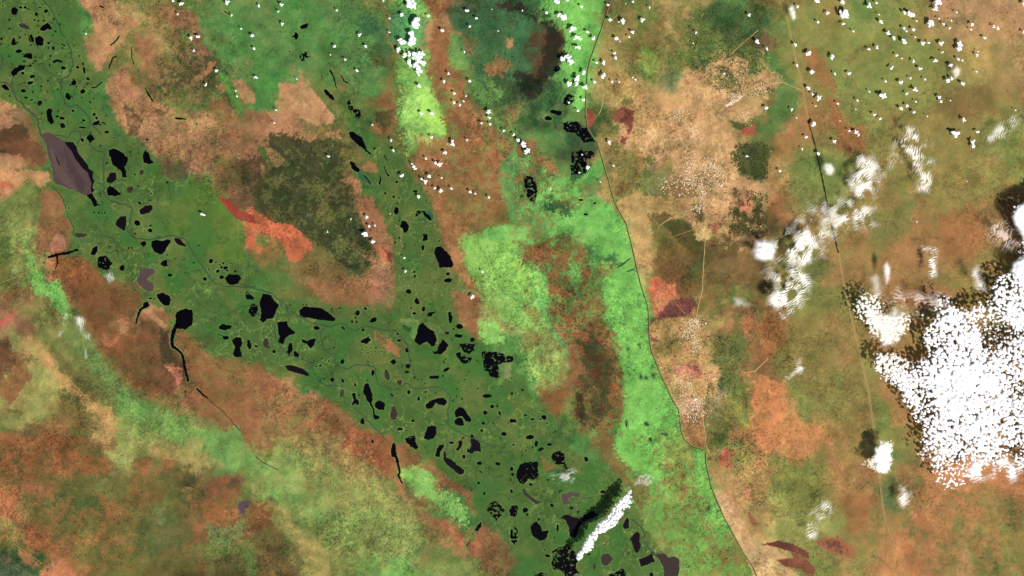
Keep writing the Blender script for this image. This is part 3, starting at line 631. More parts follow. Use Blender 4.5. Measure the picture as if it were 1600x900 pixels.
Lk(0,1,'720,495 750,455 788,450 788,500 780,540 740,520','p'); Lk(0,1,'470,555 500,560 545,565 535,578 495,585 475,575','b')
Lk(0,1,'565,690 580,650 605,635 608,665 595,695'); Lk(0,1,'610,720 625,698 655,698 695,740 680,785 650,782 615,770','k',.5)
Lk(0,1,'945,610 980,600 1010,608 1050,595 1068,610 1045,640 1030,670 1000,692 965,670 948,640'); Lk(0,1,'878,620 905,605 915,625 895,645')
Lk(0,1,'1090,590 1120,590 1150,625 1172,642 1130,635 1100,620','p'); Lk(0,1,'1002,750 1020,728 1045,725 1040,742 1050,762 1020,762')
Lk(0,1,'870,790 900,778 960,780 972,800 945,820 915,840 925,860 958,870 958,915 930,922 905,910 870,880 858,850 875,820','s')
Lk(0,1,'1405,840 1430,815 1490,820 1508,840 1480,875 1450,882 1420,865'); B(0,1,'1360,795,12,9 1385,770,9,7 1410,775,12,12 1350,740,5,5 1395,745,7,5 1420,790,8,6 1470,795,8,8 1440,745,4,3 1375,755,5,4 1307,783,5,5')
St(0,1,'300,708 365,690 430,680 490,658',[12,14,13,9]); St(0,1,'355,700 360,740 345,785',[9,6,3]); B(0,1,'275,740,8,4,-50')
# west centre
Lk(0,2,'980,40 1010,30 1050,45 1068,70 1055,110 1030,108 1000,85 985,60'); Lk(0,2,'895,95 920,85 935,105 920,125 900,128')
St(0,2,'912,112 875,140 858,180 852,225',[16,12,9,9]); B(0,2,'940,65,12,4 845,12,9,4 1087,130,5,4 965,68,8,3')
Lk(0,2,'1095,170 1120,140 1160,130 1200,140 1207,180 1200,230 1160,258 1110,255 1097,220 1100,190')
St(0,2,'1105,225 1085,270 1075,320 1077,365 1110,385 1135,410 1150,460 1160,520 1178,585',[24,22,20,18,14,14,13,13,12])
St(0,2,'1228,625 1265,665 1300,692',[8,9,7]); St(0,2,'1158,635 1157,660',5)
Lk(0,2,'1368,240 1390,225 1450,238 1440,252 1400,265 1372,255'); Lk(0,2,'1390,300 1425,300 1430,318 1400,322')
Lk(0,2,'1450,330 1475,308 1508,312 1513,345 1500,370 1512,430 1470,432 1455,410 1470,370'); Lk(0,2,'1545,330 1560,325 1572,365 1560,385 1545,365')
Lk(0,2,'1530,40 1540,15 1560,40 1590,60 1570,78 1540,70','k',.6); Lk(0,2,'1550,145 1575,98 1600,105 1612,130 1600,165 1580,178','k',.4)
B(0,2,'1598,362,6,9 1370,292,6,3 1505,267,4,3 1385,298,5,3')
# centre
Lk(1,2,'25,80 45,40 95,45 108,75 143,105 125,140 108,190 70,190 50,215 22,200 35,160 25,115'); Lk(1,2,'135,215 165,212 190,205 205,245 243,275 240,288 205,295 180,320 170,350 140,340 150,310 138,270')
Lk(1,2,'270,140 300,115 345,120 400,125 440,145 495,190 490,205 440,205 380,195 330,185 275,180'); Lk(1,2,'285,318 320,335 345,318 372,318 365,355 340,380 320,350 288,335')
B(1,2,'212,385,15,45,10 250,415,16,17 115,398,10,10 380,250,18,11,20 635,155,12,16 685,130,11,7 600,210,7,8 628,212,6,8 732,200,22,12,-15 670,262,9,8 545,250,15,5,45 540,460,12,15 455,457,6,5 378,490,6,4 402,486,8,5 478,573,13,13 543,580,7,12 620,605,6,12 730,530,9,18 665,832,12,20,-15 885,287,6,8 893,327,12,9 943,390,10,14 950,487,14,12 945,525,14,8 966,452,7,7 954,22,16,15 1047,130,9,18,25 988,158,9,9 1215,185,13,32 1272,240,20,16 1235,257,5,5 1195,282,12,7 1268,300,24,13 1352,325,14,14 1190,510,20,10,-20 1112,558,30,10 1167,550,4,8 1445,673,28,13 1475,740,12,12 1432,780,15,12 1522,782,8,14 1420,845,12,9 1595,830,8,14 1410,890,8,8 955,652,8,14 1017,693,8,16 980,830,10,8 900,882,18,9 850,670,14,5,40 1060,650,5,8 290,440,5,4 213,107,5,4 5,365,6,6 295,105,4,4 315,105,4,4 452,330,3,4 487,372,4,4 425,567,6,4,20 622,185,5,7 830,218,4,3 1597,660,5,8 1085,100,4,4 1110,155,6,6 970,125,6,5')
B(1,2,'665,385,5,3 690,370,4,3 700,405,5,3 720,375,3,3 750,375,7,4 785,397,4,3 660,405,3,3 745,398,3,3 705,430,3,3 775,430,3,3 1010,573,5,3 1035,572,5,3 1055,597,4,3 1140,515,3,4 1175,465,4,6 1330,520,4,3 1385,630,4,4 1270,500,4,3')
Lk(1,2,'50,320 70,312 80,340 75,360 92,375 60,370 45,350','b'); Lk(1,2,'655,330 700,305 720,325 690,350 660,340'); Lk(1,2,'180,485 230,485 290,505 335,540 320,550 270,535 200,512','p')
B(1,2,'538,657,14,22 820,545,12,35,-20 897,592,14,20','b')
Lk(1,2,'680,600 700,598 725,660 730,700 712,725 690,690 668,645'); St(1,2,'715,720 735,760 740,810',[9,7,9]); Lk(1,2,'736,790 755,800 772,798 765,820 740,818')
Lk(1,2,'745,715 770,705 805,720 800,760 770,762 745,740'); Lk(1,2,'600,660 620,655 625,690 642,705 640,735 620,718 604,738 600,715 612,700')
Lk(1,2,'840,790 855,740 870,745 885,790 870,822 845,820','b'); Lk(1,2,'838,460 860,445 880,460 862,480'); Lk(1,2,'990,80 1005,60 1015,75 1025,95 1000,102'); Lk(1,2,'1065,170 1080,155 1110,150 1095,180')
Lk(1,2,'1018,230 1045,218 1065,245 1110,270 1130,320 1115,362 1095,362 1075,335 1040,345 1020,358 990,330 1005,285')
Lk(1,2,'1103,395 1130,400 1140,365 1168,320 1200,355 1190,385 1155,415 1110,408'); Lk(1,2,'1268,350 1300,345 1365,350 1360,385 1330,410 1300,395','k',.5)
Lk(1,2,'1240,410 1270,400 1310,430 1345,435 1345,455 1310,470 1285,465 1262,435','k',.6)
Lk(1,2,'1410,400 1440,395 1510,400 1600,430 1608,445 1600,460 1540,465 1510,480 1515,560 1460,550 1455,520 1425,515 1420,460','k',.5)
Lk(1,2,'1058,730 1085,710 1130,690 1175,688 1195,710 1175,738 1120,715 1105,748 1065,755'); Lk(1,2,'1240,775 1265,745 1300,750 1320,790 1345,820 1335,840 1312,830 1290,800 1250,805'); Lk(1,2,'1240,830 1265,812 1290,815 1300,855 1265,860 1245,850')
Lk(1,3,'1048,35 1060,5 1075,-30 1100,-42 1125,-30 1128,0 1110,38 1070,50')
# south centre
Lk(1,3,'932,45 960,25 995,25 995,60 1012,95 1000,105 965,85 940,65','k',.3); Lk(1,3,'845,120 855,70 868,70 875,120 880,160 850,155'); St(1,3,'877,150 890,210 900,250 888,270 900,295 915,325',[16,12,10,12,8,5])
B(1,3,'728,60,6,12,15 1222,67,14,8 1300,155,8,14 1395,195,15,13 1513,200,14,10 1550,12,16,12 1470,150,4,3 1390,318,9,9 1427,385,6,9 1597,230,7,12 1597,370,7,12 1598,265,5,6 1295,36,7,4 1232,14,4,3 1555,75,3,4 1345,365,8,3')
Lk(1,3,'1120,150 1130,110 1150,80 1180,82 1165,105 1155,120 1145,158 1125,155'); Lk(1,3,'1250,110 1270,90 1262,55 1285,55 1290,80 1265,115')
Lk(1,3,'1340,20 1350,12 1365,35 1400,70 1405,125 1375,115 1345,135 1320,125 1318,100 1335,115 1350,90','p'); Lk(1,3,'1175,120 1185,125 1185,160 1215,170 1260,210 1300,240 1295,265 1270,265 1235,235 1190,200 1172,165','p')
Lk(1,3,'1440,480 1460,450 1490,430 1525,460 1550,485 1525,530 1495,560 1465,510','k',1.3); Lk(1,3,'1370,615 1385,585 1408,560 1405,590 1385,618'); St(1,3,'1340,680 1315,715',4); Lk(1,3,'1590,590 1615,600 1620,670 1600,690 1588,640','k',1.2)
B(2,2,'2,660,4,9 65,638,8,6 85,795,13,5 130,820,14,6 125,790,5,4 200,808,15,14 220,845,5,6 10,830,22,9 180,820,6,4 2,432,4,6'); B(2,2,'805,555,7,12 882,545,9,11 838,562,8,7 842,850,13,12 715,850,7,22 795,355,6,5 800,40,5,4 725,380,4,4','c')
# south-east marsh
B(2,3,'112,32,24,14 152,75,10,18 180,108,22,8,-20 235,78,16,8 87,115,5,5 465,172,15,13,40 118,328,12,9 82,490,14,16 95,515,7,9 250,458,14,8 285,600,6,22 480,765,8,6 222,773,16,9 205,735,6,4 480,412,4,4 410,500,7,4 870,897,10,20 0,230,8,12 5,265,6,12 225,300,8,5 168,545,6,10 525,183,3,3 265,660,4,7 590,690,5,4 10,80,7,5')
B(2,3,'568,375,18,9 370,475,14,7','p'); B(2,3,'515,840,7,22 580,705,8,4','b'); B(2,3,'1228,475,5,18 865,45,13,12 960,15,9,7 938,12,6,8','c')
Lk(2,3,'245,150 260,128 290,118 325,140 325,185 345,230 320,225 300,205 270,200 255,180','k',.4); Lk(2,3,'28,250 50,205 85,190 160,185 162,290 130,295 100,290 80,320 45,315 30,290','k',.15)
Lk(2,3,'65,355 80,355 90,380 125,410 160,430 190,440 150,448 120,430 70,385','b'); Lk(2,3,'310,390 350,378 425,385 425,408 380,400 355,410 345,430 365,445 330,455 315,430','s')
Lk(2,3,'-18,490 0,460 30,460 34,490 20,530 -10,525','k',.6); Lk(2,3,'305,535 340,515 380,530 420,540 500,490 540,520 490,540 440,565 415,600 400,660 365,655 355,590 335,550','p')
Lk(2,3,'118,600 130,570 155,560 180,595 190,620 230,615 215,665 180,680 140,660 125,635')
Lk(2,3,'242,820 258,790 250,750 290,718 350,710 385,745 415,790 400,830 418,880 395,885 370,930 330,930 330,880 290,855 265,865','k',.55)
Lk(2,3,'-10,600 20,590 34,620 30,680 10,700 -8,680','k',1.3)
Lk(2,3,'555,790 570,765 600,758 628,790 618,815 590,835 565,825','b'); Lk(2,3,'740,670 760,640 785,622 800,640 795,680 805,710 785,752 765,745 760,710','p'); Lk(2,3,'695,575 720,535 732,560 730,600 700,605','p')
Lk(2,3,'790,795 830,785 875,758 890,810 850,825 810,842','p'); Lk(2,3,'880,755 900,765 950,760 980,785 1020,780 1045,800 1045,850 1030,960 945,960 955,870 925,800 865,745','b')
Lk(2,3,'600,890 640,880 690,855 712,880 700,930 620,930','k',.5); Lk(2,3,'140,895 180,875 220,890 200,930 150,930','k',1.2)
# pools by the eastern dyke
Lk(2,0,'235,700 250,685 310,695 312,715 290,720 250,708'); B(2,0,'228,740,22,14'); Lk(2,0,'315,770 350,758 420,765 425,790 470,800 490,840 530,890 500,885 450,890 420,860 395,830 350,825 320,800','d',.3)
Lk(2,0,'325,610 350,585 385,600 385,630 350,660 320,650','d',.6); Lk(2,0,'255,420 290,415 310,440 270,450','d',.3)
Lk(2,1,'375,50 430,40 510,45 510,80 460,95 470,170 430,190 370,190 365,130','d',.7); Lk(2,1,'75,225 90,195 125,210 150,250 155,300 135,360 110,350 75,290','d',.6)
B(2,1,'60,325,8,6 460,440,14,6 430,350,14,7 517,370,9,6','d'); St(2,1,'655,775 700,745 740,715',[4,8,4],'c'); St(2,1,'715,800 765,780',[4,6],'c')
for m, p, rag in LAKES:      # damp pale-green banks
    P.append(((112,140,70) if m not in 'cd' else (60,104,52), p, 1.6, .6, -1, 0))

# ------------------------------------------------------------------ the ground sheet
def axis(lo, hi, step, far):
    a = list(np.arange(lo, hi+.01, step)); s = step; x = a[-1]; out = []
    while x < hi+far: s *= 1.12; x += s; out.append(x)
    s = step; x = a[0]; inn = []
    while x > lo-far: s *= 1.12; x -= s; inn.append(x)
    return np.array(inn[::-1]+a+out)
xs = axis(-30, 1630, .95, 22000); ys = axis(-25, 925, .95, 22000)
X, Y = np.meshgrid(xs, ys); X = X.astype(np.float32); Y = Y.astype(np.float32)
far = np.maximum(np.maximum(-X, X-1600), np.maximum(-Y, Y-900)).clip(0)
n_a = fbm(X, Y, 42, 5, 1); n_b = fbm(X, Y, 42, 5, 2)
f_a = rng.rand(*X.shape).astype(np.float32)-.5; f_b = rng.rand(*X.shape).astype(np.float32)-.5
def smooth_rand(a): return (a+np.roll(a, 1, 0)+np.roll(a, 1, 1)+np.roll(np.roll(a, 1, 0), 1, 1))/2
f_a = smooth_rand(f_a); f_b = smooth_rand(f_b)
insw = sstep(-12, 12, sdf(X, Y, SWAMP)+20*(n_a-.5))
jit = 13*(1-.8*insw)
wx = X+130*(fbm(X, Y, 50, 7, 5, .6)-.5)+jit*.6*f_a; wy = Y+130*(fbm(X, Y, 50, 7, 6, .6)-.5)+jit*.6*f_b
# beyond the surveyed region the pattern folds back and goes on
def fold(v, L):
    v = np.mod(v, 2*L); return np.where(v > L, 2*L-v, v)
gx = fold(wx, 1600)/50; gy = fold(wy, 900)/50
ix = np.clip(gx.astype(int), 0, 31); iy = np.clip(gy.astype(int), 0, 17)
fx = (gx-ix)[..., None]; fy = (gy-iy)[..., None]
east = sstep(1190, 1260, X)[..., None]; cr = .55*(1-.75*east); fx = fx*(1-cr)+cr*sstep(.36, .64, fx); fy = fy*(1-cr)+cr*sstep(.36, .64, fy)
Cc = (G[iy, ix]*(1-fx)+G[iy, ix+1]*fx)*(1-fy)+(G[iy+1, ix]*(1-fx)+G[iy+1, ix+1]*fx)*fy
Cc = Cc.astype(np.float32)
Cc *= (1+.22*sstep(1180, 1260, X)*(1-sstep(1600, 1700, X)))[..., None]   # paler east of the road: haze and contrast stretch put into the colour
# local mosaic: drift toward green or toward red soil
mz = fbm(X, Y, 34, 7, 9, .68)-.5; mz2 = fbm(X, Y, 9, 5, 12, .7)-.5
amt = (1-.65*insw)[..., None]
Cc += amt*(mz[..., None]*np.array([34, -8, 4])+mz2[..., None]*np.array([36, 6, 6]))
e_n = fbm(X, Y, 16, 6, 30, .66)-.5; e_f = fbm(X, Y, 3.6, 3, 33, .7)-.5
mixn = [fbm(X, Y, 15, 6, 401, .78), fbm(X, Y, 9, 5, 431, .8)]
def paint(col, poly, f, rough, a, spk):
    pad = f+rough*2+6+10*min(spk, 1)
    px = [p[0] for p in poly]; py = [p[1] for p in poly]
    x0, x1 = np.searchsorted(xs, [min(px)-pad, max(px)+pad]); y0, y1 = np.searchsorted(ys, [min(py)-pad, max(py)+pad])
    if x1 <= x0 or y1 <= y0: return
    sl = (slice(y0, y1), slice(x0, x1)); d = sdf(X[sl], Y[sl], poly)
    if a < 0:
        m = np.exp(-((d+1.2)/.9)**2)*.7*sstep(.42, .6, fbm(X[sl], Y[sl], 22, 3, 77))
        m = np.clip(m, 0, 1)[..., None]; Cc[sl] = Cc[sl]*(1-m)+np.array(col)*m; return
    spk_ = spk if spk < 3 else .4
    if f < 2: rough *= .55
    elif f > 6: rough *= 1.8
    elif f >= 3: rough *= 1.4
    d = d+rough*1.5*e_n[sl]+rough*.4*e_f[sl]+spk_*(8*f_a[sl]+20*e_f[sl]*min(1, f/3))
    f = f*.45
    mixed = spk >= 3
    m = sstep(-f, f, d)*a
    if mixed: m = m*sstep(.5+.013*(spk-3), .535+.013*(spk-3), mixn[int(sum(poly[0])) % 2][sl])
    m = m[..., None]; c = np.array(col, np.float32)
    Cc[sl] = Cc[sl]*(1-m)+(c+(Cc[sl]-c)*.0)*m
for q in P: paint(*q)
east = sstep(1190, 1260, X)[..., None]; Cc = Cc*(1-.26*east)+np.array([146, 122, 68], np.float32)*.26*east
# fine grain on top of the land cover
gr = fbm(X, Y, 20, 7, 40, .78)-.5; gl = fbm(X, Y, 18, 4, 44)-.5
k = (1-.62*insw)*(1-.35*east[..., 0])
act = sstep(.4, .62, fbm(X, Y, 70, 3, 200))           # some country is scrubby, some smooth
scr = sstep(.6, .7, fbm(X, Y, 1.9, 2, 205, .7))*k*act  # single dark thickets
Cc *= (1+k*((.62+.32*act)*gr+(.09+.12*act)*f_a)+.16*gl*(1-.3*insw)-.24*scr)[..., None]
ln = np.abs(fbm(X, Y, 30, 5, 210)-.5); ln = np.exp(-(ln/.006)**2)*(1-insw)*sstep(.5, .6, fbm(X, Y, 80, 2, 215))   # dry stream lines
Cc = Cc*(1-.3*ln[..., None])
Cc += (k*gl*1.0+k*mz2*.5)[..., None]*np.array([20, -8, 2])
# inside the swamp: papyrus beds, lighter sedge rings and darker sunk channels
rg = np.abs(fbm(X, Y, 17, 4, 50)-.5); ring = np.exp(-(rg/.016)**2)*insw*sstep(.42, .6, fbm(X, Y, 60, 3, 53))
Cc += ring[..., None]*np.array([44, 38, 22])
for sd, sc_, wd, dc in ((301, 26, .012, (-22, -20, -4)), (305, 15, .014, (-16, -16, -4)), (309, 20, .011, (36, 30, 20)), (313, 40, .008, (-26, -24, -2))):
    v_ = np.exp(-((fbm(X, Y, sc_, 4, sd)-.5)/wd)**2)*insw*sstep(.44, .56, fbm(X, Y, 48, 3, sd+2)); Cc += v_[..., None]*np.array(dc)
bd = sstep(.5, .66, fbm(X, Y, 30, 4, 57))*insw; Cc = Cc*(1-.4*bd[..., None])+np.array([104, 110, 50])*.45*bd[..., None]
bd = sstep(.54, .68, fbm(X, Y, 36, 4, 61))*insw; Cc = Cc*(1-.5*bd[..., None])+np.array([52, 116, 44])*.5*bd[..., None]
gx_s = np.clip(Cc[..., 1]-Cc[..., 0]-46, 0, None); Cc[..., 0] += .42*gx_s; Cc[..., 2] += .06*gx_s
Cc[..., 0] -= .16*np.clip(Cc[..., 0]-Cc[..., 1]-38, 0, None)
lum = Cc@np.array([.3, .6, .1], np.float32); Cc = Cc*.87+.13*lum[..., None]
Cc *= (1.08-.05*insw)[..., None]
Cc = np.clip(Cc, 14, 238)
land = lin(Cc).reshape(-1, 3)/np.array([KR, KG, KB])
col4 = np.ones((land.shape[0], 4), np.float32); col4[:, :3] = land
ny, nx = X.shape
V = np.stack([X.ravel()-800, 450-Y.ravel(), np.zeros(X.size)], 1)
idx = np.arange(ny*nx).reshape(ny, nx)
F = np.stack([idx[1:, :-1], idx[1:, 1:], idx[:-1, 1:], idx[:-1, :-1]], -1).reshape(-1, 4)
tag(new_mesh_obj('ground', V, F, M_ground, False, {'land': ('FLOAT_COLOR', col4)}), kind='structure')

# ------------------------------------------------------------------ lakes, rivers
WM = dict(k=M_water, p=M_wpurple, s=M_wgrey, b=M_wbrown, g=M_wgreen, c=M_canal, d=M_water)
def polysheet(name, pts, z, mat, amp=.7, step=1.0, thick=0):
    out = []
    n = len(pts)
    for i in range(n):
        a = pts[i]; b = pts[(i+1) % n]; L = math.hypot(b[0]-a[0], b[1]-a[1]); k = max(1, int(L/step))
        for j in range(k): t = j/k; out.append((a[0]+(b[0]-a[0])*t, a[1]+(b[1]-a[1])*t))
    o = np.array(out)
    o = (o+np.roll(o, 1, 0)*.5+np.roll(o, -1, 0)*.5)/2
    tg = np.roll(o, -1, 0)-np.roll(o, 1, 0); nn_ = np.stack([tg[:, 1], -tg[:, 0]], 1)/(np.linalg.norm(tg, axis=1)[:, None]+1e-6)
    sg_ = np.sign(np.sum(o[:, 0]*np.roll(o[:, 1], -1)-np.roll(o[:, 0], -1)*o[:, 1])); o = o+nn_*sg_*.32
    nx_ = fbm(o[:, 0], o[:, 1], 3.2, 3, 70, .7)-.5; ny_ = fbm(o[:, 0], o[:, 1], 3.2, 3, 75, .7)-.5
    o[:, 0] += nx_*amp*4; o[:, 1] += ny_*amp*4
    bm = bmesh.new(); vs = [bm.verts.new(W(p, z)) for p in o]
    f = bm.faces.new(vs); f.normal_update()
    if f.normal.z < 0: f.normal_flip()
    bmesh.ops.triangulate(bm, faces=bm.faces[:])
    me = D.meshes.new(name); bm.to_mesh(me); bm.free(); me.materials.append(mat)
    ob = D.objects.new(name, me); COL.objects.link(ob); return ob
def ragsheet(name, pts, z, mat, rag, res=.7):
    px = [p[0] for p in pts]; py = [p[1] for p in pts]
    gx_, gy_ = np.meshgrid(np.arange(min(px)-2, max(px)+2, res), np.arange(min(py)-2, max(py)+2, res))
    d = sdf(gx_, gy_, pts)
    e = fbm(gx_, gy_, 4.2, 4, 80, .7)-.5; h = fbm(gx_, gy_, 2.9, 2, 85, .5)-.5
    keep = (d+.4+e*4.5 > 0) & ~((h > .30-.2*rag) & (rag > .05))
    return gridcells(name, gx_, gy_, keep, z, mat, res)
def gridcells(name, gx_, gy_, keep, z, mat, res):
    m_, n_ = keep.shape; id_ = np.arange(m_*n_).reshape(m_, n_)
    kk = keep[:-1, :-1]
    f = np.stack([id_[1:, :-1], id_[1:, 1:], id_[:-1, 1:], id_[:-1, :-1]], -1)[kk]
    if len(f) == 0: return None
    u, inv = np.unique(f, return_inverse=True)
    v = np.stack([gx_.ravel()-800, 450-gy_.ravel(), np.full(gx_.size, z)], 1)[u]
    # loosen the cell corners
    v[:, 0] += (rng.rand(len(v))-.5)*res*.5; v[:, 1] += (rng.rand(len(v))-.5)*res*.5
    return new_mesh_obj(name, v, inv.reshape(-1, 4), mat)
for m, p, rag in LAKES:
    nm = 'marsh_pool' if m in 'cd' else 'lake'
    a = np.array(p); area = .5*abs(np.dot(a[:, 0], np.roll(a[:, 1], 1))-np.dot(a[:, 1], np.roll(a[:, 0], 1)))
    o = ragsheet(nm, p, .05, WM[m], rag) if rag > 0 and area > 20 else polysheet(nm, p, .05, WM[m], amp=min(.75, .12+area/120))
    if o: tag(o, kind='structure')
o = polysheet('lake', T(0,1,'400,-12 460,-8 480,20 485,55 520,95 545,130 560,160 582,175 578,210 590,235 575,265 588,290 570,300 570,240 550,180 500,130 470,90 445,40'), .09, M_wpurple); tag(o, kind='structure')
for q_, c_ in (('310,20 340,60 380,140 440,220 480,290 440,270 380,230 345,170 325,90', (100, 82, 78)), ('400,20 430,90 480,160 520,230 530,300 500,290 470,220 420,140', (78, 62, 64))):
    tag(polysheet('silt_streak', T(0,1,q_), .07 if c_[0] > 90 else .075, flat_mat('silt', c_, .2, .06, .4, .05), amp=1.5), kind='structure')
# the many smallest pools between the larger lakes
def scatter_pools(poly, n, r0=.5, r1=1.5, name='small_pools'):
    px = [p[0] for p in poly]; py = [p[1] for p in poly]; vv = []; ff = []
    while n > 0:
        x = random.uniform(min(px), max(px)); y = random.uniform(min(py), max(py))
        if sdf(np.array([x]), np.array([y]), poly)[0] < 0: continue
        n -= 1; cx, cy = x, y
        for _ in range(random.randint(1, 4)):
            r = r0+(r1-r0)*random.random()**2.2; b = len(vv); k0 = random.random()*6; el = random.uniform(.5, 1.6)
            pts = [(cx+r*el*math.cos(i/7*math.tau)*random.uniform(.6, 1.3), cy+r*math.sin(i/7*math.tau)*random.uniform(.6, 1.3)) for i in range(7)]
            zz = .055+.0006*(len(ff) % 50)
            vv.append(W((cx, cy), zz)); vv += [W(q, zz) for q in pts]
            for i in range(7): ff.append((b, b+1+(i+1) % 7, b+1+i))
            cx += random.uniform(-3, 3); cy += random.uniform(-3, 3)
    o = new_mesh_obj(name, vv, ff, M_water); tag(o, kind='structure')
scatter_pools([(2,2),(95,2),(110,60),(140,105),(150,140),(175,195),(150,230),(110,200),(60,175),(30,130),(2,120)], 130)
scatter_pools([(150,235),(200,235),(250,280),(230,330),(330,380),(390,430),(560,490),(700,480),(760,560),(830,610),(880,690),(950,740),(960,800),(900,880),(850,850),(760,800),(700,730),(600,660),(480,590),(420,540),(330,480),(240,420),(180,400),(130,340)], 170, .4, 1.25)
scatter_pools([(580,250),(640,290),(680,400),(700,500),(640,520),(630,400)], 22, .4, 1.2)
scatter_pools([(975,480),(1010,480),(1050,640),(1070,720),(1030,700),(985,720)], 26, .4, 1.0)
def line(name, pts, width, z, mat, wob=.6, seed=0, kind='structure'):
    out = []
    for i in range(len(pts)-1):
        a, b = pts[i], pts[i+1]; L = math.hypot(b[0]-a[0], b[1]-a[1]); k = max(1, int(L/1.5))
        for j in range(k): t = j/k; out.append((a[0]+(b[0]-a[0])*t, a[1]+(b[1]-a[1])*t))
    out.append(pts[-1]); o = np.array(out)
    for _ in range(3): o[1:-1] = (o[:-2]+2*o[1:-1]+o[2:])/4
    o[:, 0] += (fbm(o[:, 0], o[:, 1], 7, 3, 90+seed)-.5)*wob*4; o[:, 1] += (fbm(o[:, 0], o[:, 1], 7, 3, 95+seed)-.5)*wob*4
    ws = width*(.65+.7*fbm(o[:, 0], o[:, 1], 5, 2, 99+seed))
    a, b = ribbon([tuple(q) for q in o], list(ws))
    vv = [W(q, z) for q in a]+[W(q, z) for q in b]; n = len(a)
    ff = [(i, i+1, n+i+1, n+i) for i in range(n-1)]
    ob = new_mesh_obj(name, vv, ff, mat); tag(ob, kind=kind); return ob
rz = .11
for (c, r, s, w_, m) in [
  (0,0,'-80,520 0,515 40,520 80,560 110,620 180,690 235,745 250,830 262,850',2.2,M_riverg),(0,0,'-20,330 10,350 18,390 5,430 -20,440',2,M_riverg),
  (0,0,'250,-20 320,60 380,190 440,300 455,400 440,460 385,500 380,580 420,665 480,660 540,710 580,790 640,840',1.9,M_river),
  (0,0,'130,110 140,160 200,260 260,320 270,420 310,460 370,500',1.1,M_river),(0,0,'300,830 360,850 430,860 450,820 490,815 510,850 480,900',1.5,M_riverg),
  (0,1,'560,0 590,40 650,50 645,180 650,300 680,350 780,380 830,400 820,470 790,540 850,590 920,600 1000,590 1080,570 1160,600 1205,680 1280,790 1340,870 1400,890 1600,895',1.8,M_river),
  (0,1,'330,270 390,330 420,430 450,500 470,580',1.2,M_canal),(0,1,'590,500 640,560 720,600 780,700 820,780 830,900 900,960',1.1,M_river),
  (0,2,'1240,95 1300,140 1420,170 1500,120 1600,110',1,M_river),(1,2,'-100,-30 0,10 100,30 150,80 230,150 330,210 450,245 540,220 620,270 680,235 800,265 880,270 930,330 960,400 970,480 1000,560',1.7,M_river),
  (1,2,'110,240 130,330 170,400 330,460 400,600 540,620 560,720 640,770 700,830 740,870 820,960',1.3,M_river),
  (1,2,'400,280 420,390 490,420 500,480 560,510 620,480 740,490 760,600 870,640 940,590 1000,630 1150,620 1220,670 1200,780 1200,850 1250,890 1400,960 1500,1000',1.5,M_river),
  (1,3,'1180,0 1200,60 1190,120',1,M_riverg),(2,3,'300,200 420,300 480,320 540,380',1,M_river),(2,3,'750,545 800,590 825,620 830,690 870,740 890,765',1.7,M_canal),
  (0,2,'1300,690 1350,735 1400,780 1460,850 1500,890',1.3,M_canal),(1,3,'0,155 60,205 130,235',1.2,M_canal)]:
    line('river', T(c, r, s), w_, rz, m, 1.1, int(rz*1000)); rz += .006
# ------------------------------------------------------------------ road, dyke, tracks
road = T(3,0,'88,-60 95,0 150,260 215,540 250,750 292,900')+T(3,1,'340,220 375,400 400,520 440,680 478,890')+T(3,2,'530,220 580,430 630,660 665,900')+T(3,3,'695,230 712,420 735,570 780,680 785,850 765,890 758,1000')
def offset(pts, d):
    a, b = ribbon(pts, 2*abs(d)); return a if d > 0 else b
line('road', offset(road, .95)[:-4], .55, .24, M_track, .1, 1); line('dirt_track', offset(road, -.95), .5, .25, M_track, .1, 2)
line('canal', road[4:10], 2.5, .26, M_canal2, .15, 3)
dyke = T(2,0,'630,-60 620,0 590,90 560,180 530,260 490,370 472,450 465,560 460,700 475,810 535,900')+T(2,1,'590,180 640,360 715,500 750,640 805,880')+T(2,2,'852,120 858,300 870,390 930,540 1000,690 1045,770 1060,900')+T(2,3,'1080,50 1130,90 1210,110 1215,200 1245,340 1320,520 1390,650 1450,760 1500,830 1530,900 1570,1000')
line('dirt_track', offset(dyke, -.5), .9, .27, M_track2, .15, 4); line('canal', offset(dyke, .7), 1.3, .28, M_canal, .15, 5)
tz = .3
